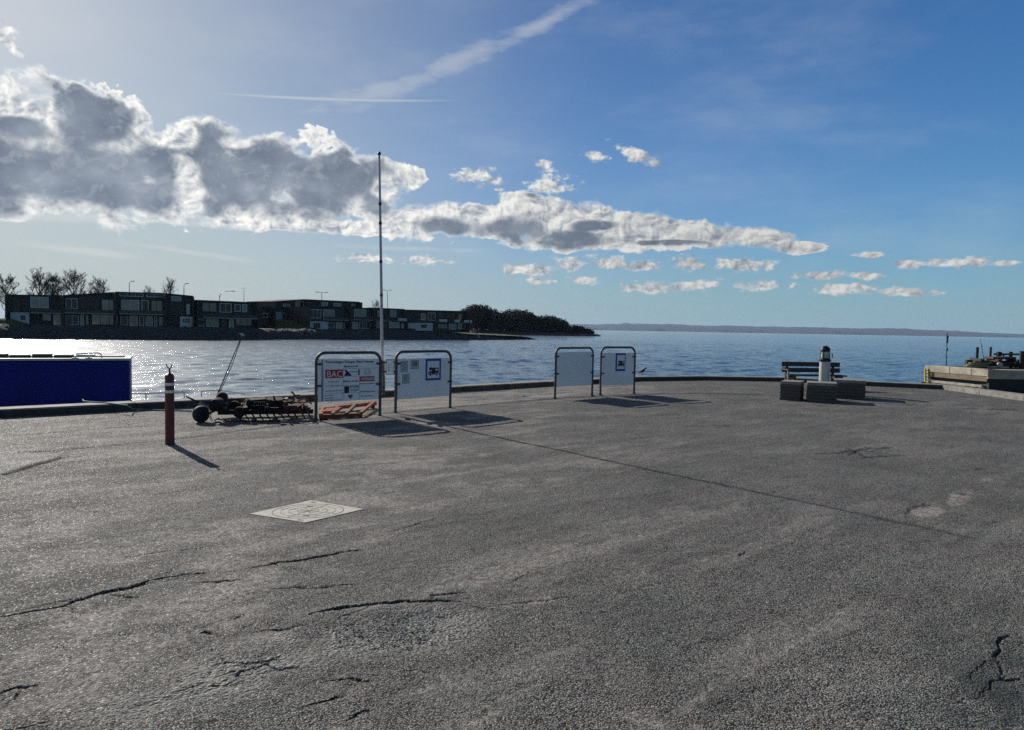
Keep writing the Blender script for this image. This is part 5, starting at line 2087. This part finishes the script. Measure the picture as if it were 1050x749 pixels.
def wrange(v, a, b, c=0.0, d=1.0, smooth=True):
    n = nn(wt, 'ShaderNodeMapRange')
    n.interpolation_type = 'SMOOTHSTEP' if smooth else 'LINEAR'
    n.clamp = True
    setin(n, From_Min=a, From_Max=b, To_Min=c, To_Max=d)
    WL(v, n.inputs['Value'])
    return n.outputs[0]


def wmix(f, a, b):
    n = nn(wt, 'ShaderNodeMix', data_type='RGBA')
    for k, x in (('Factor', f), ('A', a), ('B', b)):
        if isinstance(x, (int, float)):
            n.inputs[k].default_value = x
        elif isinstance(x, tuple):
            n.inputs[k].default_value = c4(x)
        else:
            WL(x, n.inputs[k])
    return n.outputs['Result']


azd = wm('MULTIPLY', wm('ARCTAN2', sep.outputs[0], sep.outputs[1]), 57.29578)
eld = wm('MULTIPLY', wm('ARCSINE', sep.outputs[2]), 57.29578)
comb = nn(wt, 'ShaderNodeCombineXYZ')
WL(azd, comb.inputs[0])
WL(eld, comb.inputs[1])
P2 = comb.outputs[0]


def wnoise(scale, detail=6.0, rough=.55, off=(0, 0, 0), stretch=(1, 1, 1), dist=0.0, vec=None):
    mp = nn(wt, 'ShaderNodeMapping')
    mp.inputs['Location'].default_value = off
    mp.inputs['Scale'].default_value = stretch
    WL(vec or P2, mp.inputs['Vector'])
    n = nn(wt, 'ShaderNodeTexNoise')
    n.noise_dimensions = '3D'
    setin(n, Scale=scale, Detail=detail, Roughness=rough, Distortion=dist)
    WL(mp.outputs[0], n.inputs['Vector'])
    return n


def wvor(scale, detail, off=(0, 0, 0), stretch=(1, 1, 1), vec=None):
    mp = nn(wt, 'ShaderNodeMapping')
    mp.inputs['Location'].default_value = off
    mp.inputs['Scale'].default_value = stretch
    WL(vec or P2, mp.inputs['Vector'])
    n = nn(wt, 'ShaderNodeTexVoronoi', feature='SMOOTH_F1')
    n.voronoi_dimensions = '2D'
    n.normalize = True
    setin(n, Scale=scale, Detail=detail, Roughness=.5, Lacunarity=2.3, Smoothness=.12)
    WL(mp.outputs[0], n.inputs['Vector'])
    return n.outputs['Distance']


# warped coordinates
wn_ = wnoise(.40, 3.0, .45)
wa = nn(wt, 'ShaderNodeVectorMath', operation='SUBTRACT')
WL(wn_.outputs['Color'], wa.inputs[0])
wa.inputs[1].default_value = (.5, .5, .5)
wb = nn(wt, 'ShaderNodeVectorMath', operation='SCALE')
WL(wa.outputs[0], wb.inputs[0])
wb.inputs['Scale'].default_value = 2.2
wc_ = nn(wt, 'ShaderNodeVectorMath', operation='ADD')
WL(P2, wc_.inputs[0])
WL(wb.outputs[0], wc_.inputs[1])
PW = wc_.outputs[0]


LAST = [None]


def ell(px, py, rx, ry, rot=0.0):
    """1 in the middle of an ellipse on the sky, 0 on its rim, negative outside; sizes in photo pixels"""
    a0, e0 = azel(px, py)
    k = FPX / 57.3
    s = 1.0 / k * math.cos(R(a0)) ** .8
    mp = nn(wt, 'ShaderNodeMapping')
    mp.vector_type = 'TEXTURE'
    mp.inputs['Location'].default_value = (a0, e0, 0)
    mp.inputs['Rotation'].default_value = (0, 0, R(rot))
    mp.inputs['Scale'].default_value = (rx * s, ry * s, 1e6)
    cb = nn(wt, 'ShaderNodeCombineXYZ')       # z only chains the nodes one after another; it is scaled away
    WL(azd, cb.inputs[0])
    WL(eld, cb.inputs[1])
    if LAST[0] is not None:
        WL(LAST[0], cb.inputs[2])
    WL(cb.outputs[0], mp.inputs['Vector'])
    ln = nn(wt, 'ShaderNodeVectorMath', operation='LENGTH')
    WL(mp.outputs[0], ln.inputs[0])
    LAST[0] = wm('SUBTRACT', 1.0, ln.outputs['Value'])
    return LAST[0]


def union(lst, k=.25):
    r = None
    for x in lst:
        e = ell(*x)           # made one after another: keeps few values alive at a time
        r = LAST[0] = e if r is None else wm('SMOOTH_MAX', r, e, k)
    return r


# cumulus bank
BANK = ((16, 132, 62, 48), (75, 146, 60, 54), (120, 167, 80, 46), (55, 190, 110, 32), (190, 168, 62, 36), (150, 200, 90, 26), (240, 190, 66, 44), (285, 178, 55, 40),
        (320, 190, 58, 40), (355, 195, 50, 34), (388, 205, 24, 18), (395, 180, 40, 14), (262, 224, 60, 11), (335, 232, 80, 9),
        (215, 132, 34, 14), (432, 229, 50, 18), (485, 224, 52, 22), (545, 226, 62, 25), (590, 231, 58, 21), (640, 233, 48, 18), (690, 238, 54, 14), (735, 242, 44, 12), (780, 245, 36, 9), (822, 254, 30, 7),
        (605, 250, 60, 8), (30, 205, 70, 10))
bank = union(BANK, .30)
# small fair-weather clouds
SMALL = ((490, 181, 28, 9, -4), (560, 170, 13, 7, -10), (562, 191, 28, 11, 2), (608, 160, 18, 5, -8), (655, 160, 29, 7, -24), (512, 195, 7, 3, 0),
         (375, 265, 30, 6, 0), (435, 267, 30, 5, 0), (540, 277, 30, 8, 0), (590, 268, 34, 9, 0), (600, 288, 20, 5, 0), (548, 289, 20, 4, 0), (625, 270, 26, 8, 0), (660, 273, 30, 7, 0), (705, 271, 24, 8, 0), (760, 272, 36, 8, 0),
         (665, 295, 34, 6, 0), (715, 293, 30, 7, 0), (782, 294, 32, 6, 0), (850, 283, 32, 5, 0), (885, 283, 26, 4, 0), (862, 297, 40, 7, 0), (925, 300, 36, 5, 0), (945, 270, 34, 5, 0), (985, 268, 30, 6, 0), (1030, 270, 16, 3, 0),
         (2, 34, 16, 10, 0), (12, 48, 14, 5, -35), (895, 262, 18, 3, 0))
small = union(SMALL, .10)

STEP = (-.22, .20)                                     # one step towards the sun, in degrees
pu = wvor(.34, 3.0, vec=PW, stretch=(1, 1.2, 1))
pu2 = wvor(.34, 3.0, vec=PW, stretch=(1, 1.2, 1), off=(STEP[0] * 1.6, STEP[1] * 1.6, 0))
pb = wvor(1.0, 3.0, vec=PW, stretch=(1, 1.25, 1), off=(3, 8, 0))
pb2 = wvor(1.0, 3.0, vec=PW, stretch=(1, 1.25, 1), off=(3 + STEP[0], 8 + STEP[1], 0))
nz = wnoise(.26, 8.0, .50, off=(3, 7, 0), stretch=(1, 1.5, 1)).outputs['Fac']
nzs = wnoise(.9, 8.0, .62, off=(13, 3, 0), stretch=(1, 1.9, 1)).outputs['Fac']
puff = wm('ADD', wm('MULTIPLY', wm('SUBTRACT', .40, pu), 1.1), wm('MULTIPLY', wm('SUBTRACT', .42, pb), .40))
big = wm('ADD', wm('ADD', bank, puff), wm('MULTIPLY', wm('SUBTRACT', nz, .52), 2.0))
pus = wvor(.55, 4.0, vec=P2, stretch=(1, 1.6, 1), off=(5, 2, 0))
pus2 = wvor(.55, 4.0, vec=P2, stretch=(1, 1.6, 1), off=(5 + STEP[0] * .8, 2 + STEP[1] * 1.4, 0))
sm = wm('ADD', wm('ADD', small, wm('MULTIPLY', wm('SUBTRACT', .36, pus), 1.7)), wm('MULTIPLY', wm('SUBTRACT', nzs, .48), 3.0))
thick = wm('MAXIMUM', big, sm)
soft = wrange(wnoise(.22, 3.0, .5, off=(21, 2, 0), stretch=(1, 2, 1)).outputs['Fac'], .35, .65, .10, .5)
alpha = wm('MAXIMUM', wm('DIVIDE', wm('SUBTRACT', big, .02), soft, clamp=True), wrange(sm, .02, .95))
alpha = wrange(alpha, 0.0, 1.0)

# darkness: how much cloud the sunlight has to cross
DARK = ((40, 178, 130, 34), (88, 125, 40, 42), (135, 178, 90, 34), (150, 204, 90, 16), (225, 155, 42, 28), (250, 188, 66, 30), (292, 175, 56, 32), (325, 190, 64, 30), (352, 186, 42, 32), (385, 208, 26, 12),
        (455, 234, 30, 10), (530, 237, 42, 13), (585, 246, 40, 9), (612, 232, 26, 6), (562, 196, 26, 6), (28, 132, 26, 18), (690, 249, 34, 3))
darkm = union(DARK, .35)
dk_ = wm('ADD', wm('ADD', wm('MULTIPLY', darkm, .9), wm('MULTIPLY', puff, 1.05)), wm('MULTIPLY', wm('SUBTRACT', nz, .5), 1.5))
BRIGHT = ((178, 138, 44, 20, -14), (192, 182, 18, 36, 22), (188, 212, 30, 14, 0), (18, 104, 34, 20, 0), (238, 148, 26, 9, 0), (400, 196, 22, 16, 0), (470, 214, 40, 9, 0), (660, 236, 60, 9, 0))
brm = wm('MAXIMUM', union(BRIGHT, .2), 0.0)
dk_ = wm('SUBTRACT', dk_, wm('MULTIPLY', brm, .95))
dark_f = wm('MULTIPLY', wrange(dk_, .00, .52), wrange(big, .06, .42))
# relief of the billows from the side towards the sun
rel = wm('ADD', wm('MULTIPLY', wm('SUBTRACT', pu2, pu), 3.4), wm('MULTIPLY', wm('SUBTRACT', pb2, pb), 1.5))
rel = wm('ADD', rel, wm('MULTIPLY', wm('SUBTRACT', pus2, pus), .9))
relief = wm('ADD', rel, .58, clamp=True)
grey = wmix(wrange(wm('ADD', nz, wm('MULTIPLY', puff, .25)), .25, .75), (.30, .345, .41), (.145, .178, .235))
grey = wmix(wm('MULTIPLY', wrange(rel, .0, .6), .30), grey, (.46, .49, .53))
lit = wmix(relief, (.30, .34, .40), (.95, .94, .89))
lit = wmix(wrange(thick, .02, .30), (.96, .95, .91), lit)
cloud = wmix(dark_f, lit, grey)
# towards the sun the rims flare; away from it they are duller
sunv = nn(wt, 'ShaderNodeVectorMath', operation='DOT_PRODUCT')
WL(tcw.outputs['Generated'], sunv.inputs[0])
sunv.inputs[1].default_value = tuple(SUN)
flare = wrange(sunv.outputs['Value'], .55, .97, .74, 1.12)
cs = nn(wt, 'ShaderNodeVectorMath', operation='SCALE')
WL(cloud, cs.inputs[0])
WL(flare, cs.inputs['Scale'])
cs2 = nn(wt, 'ShaderNodeVectorMath', operation='SCALE')
WL(cs.outputs[0], cs2.inputs[0])
cs2.inputs['Scale'].default_value = 1.0 / SKY_STRENGTH

# cirrus and contrails
ci = union(((385, 95, 105, 20, 18), (470, 62, 90, 15, 22), (560, 22, 90, 11, 24)), .4)
cin = wnoise(.6, 8.0, .65, stretch=(.55, 1.6, 1), off=(2, 5, 0)).outputs['Fac']
ci_a = wm('MULTIPLY', wrange(wm('ADD', ci, wm('MULTIPLY', wm('SUBTRACT', cin, .5), 1.6)), .0, 1.0), .40)
tr1 = wm('MULTIPLY', wrange(ell(340, 102, 165, 2.2, 3.0), .0, .7), .50)
tr2 = wm('MULTIPLY', wrange(wm('ADD', ell(280, 55, 46, 9, 32), wm('MULTIPLY', wm('SUBTRACT', cin, .5), 1.5)), .0, 1.0), .25)
tr3 = wm('MULTIPLY', wrange(wm('ADD', ell(115, 92, 80, 7, -26), wm('MULTIPLY', wm('SUBTRACT', cin, .5), 1.2)), .0, 1.0), .30)
cn2 = wnoise(.35, 7.0, .6, stretch=(.28, 1.5, 1), off=(9, 1, 0)).outputs['Fac']
low = union(((60, 222, 140, 10, 2), (70, 256, 120, 7, -4), (190, 258, 110, 6, -6), (420, 255, 120, 8, 0), (200, 230, 120, 9, 0)), .3)
low_a = wm('MULTIPLY', wrange(wm('ADD', low, wm('MULTIPLY', wm('SUBTRACT', cn2, .5), 2.0)), .0, 1.0), .55)
veil = wm('MULTIPLY', wrange(wnoise(.10, 7.0, .6, stretch=(.6, 1.8, 1), off=(4, 4, 0)).outputs['Fac'], .42, .78), .16)
veil_a = wm('ADD', wm('MULTIPLY', veil, wrange(eld, 0, 8)), wrange(azd, 12, -24, 0.0, .17))
wisp = wm('MAXIMUM', wm('MAXIMUM', ci_a, tr1), wm('MAXIMUM', wm('MAXIMUM', tr2, tr3), wm('MAXIMUM', low_a, veil_a)))
wc2 = nn(wt, 'ShaderNodeVectorMath', operation='SCALE')
wc2.inputs[0].default_value = (.76, .77, .74)
wc2.inputs['Scale'].default_value = .92 / SKY_STRENGTH
# colour of the clear air: less red away from the sun, pale near it, hazy towards the horizon
gr = nn(wt, 'ShaderNodeValToRGB')
el_ = gr.color_ramp.elements
el_[0].position, el_[0].color = 0.0, (.36, .56, .72, 1)
el_[1].position, el_[1].color = 1.0, (.56, .55, .53, 1)
for ps, c in ((.34, (.26, .57, .85, 1)), (.80, (.30, .44, .62, 1)), (.93, (.40, .46, .55, 1)), (.985, (.54, .54, .55, 1))):
    e = el_.new(ps)
    e.color = c
WL(sunv.outputs['Value'], gr.inputs['Fac'])
gm = nn(wt, 'ShaderNodeVectorMath', operation='MULTIPLY')
WL(sky.outputs[0], gm.inputs[0])
WL(gr.outputs['Color'], gm.inputs[1])
gs = nn(wt, 'ShaderNodeVectorMath', operation='SCALE')
WL(gm.outputs[0], gs.inputs[0])
gs.inputs['Scale'].default_value = 2.0
hzc = wmix(wrange(azd, -32, 32), (.435, .49, .475), (.285, .43, .487))
hzs = nn(wt, 'ShaderNodeVectorMath', operation='SCALE')
WL(hzc, hzs.inputs[0])
hzs.inputs['Scale'].default_value = 1.0 / SKY_STRENGTH
hzf = wm('MULTIPLY', wm('EXPONENT', wm('MULTIPLY', wm('ABSOLUTE', eld), wrange(azd, -30, 14, -1 / 13.0, -1 / 5.5))), wrange(sunv.outputs['Value'], -.6, .3, .35, 1.0))
air = wmix(hzf, gs.outputs[0], hzs.outputs[0])
s1_ = wmix(wisp, air, wc2.outputs[0])
fin = wmix(wm('MULTIPLY', alpha, .97), s1_, cs2.outputs[0])
deep = wm('MULTIPLY', wrange(eld, 28, 65, 1.0, .42), wrange(sunv.outputs['Value'], -.55, .35, .80, 1.0))
fd = nn(wt, 'ShaderNodeVectorMath', operation='SCALE')
WL(fin, fd.inputs[0])
WL(deep, fd.inputs['Scale'])
fin = fd.outputs[0]
WL(fin, bg.inputs['Color'])
W.cycles.sampling_method = 'MANUAL'
W.cycles.sample_map_resolution = 1024

# ------------------------------------------------------------------ render settings
vs_ = scene.view_settings
vs_.view_transform = 'Standard'
vs_.look = 'None'
vs_.exposure = 0.0
vs_.gamma = 1.0
scene.render.engine = 'CYCLES'
scene.cycles.volume_max_steps = 64
scene.cycles.max_bounces = 6
scene.cycles.caustics_reflective = False
scene.cycles.caustics_refractive = False
scene.cycles.volume_bounces = 0
scene.cycles.use_denoising = False
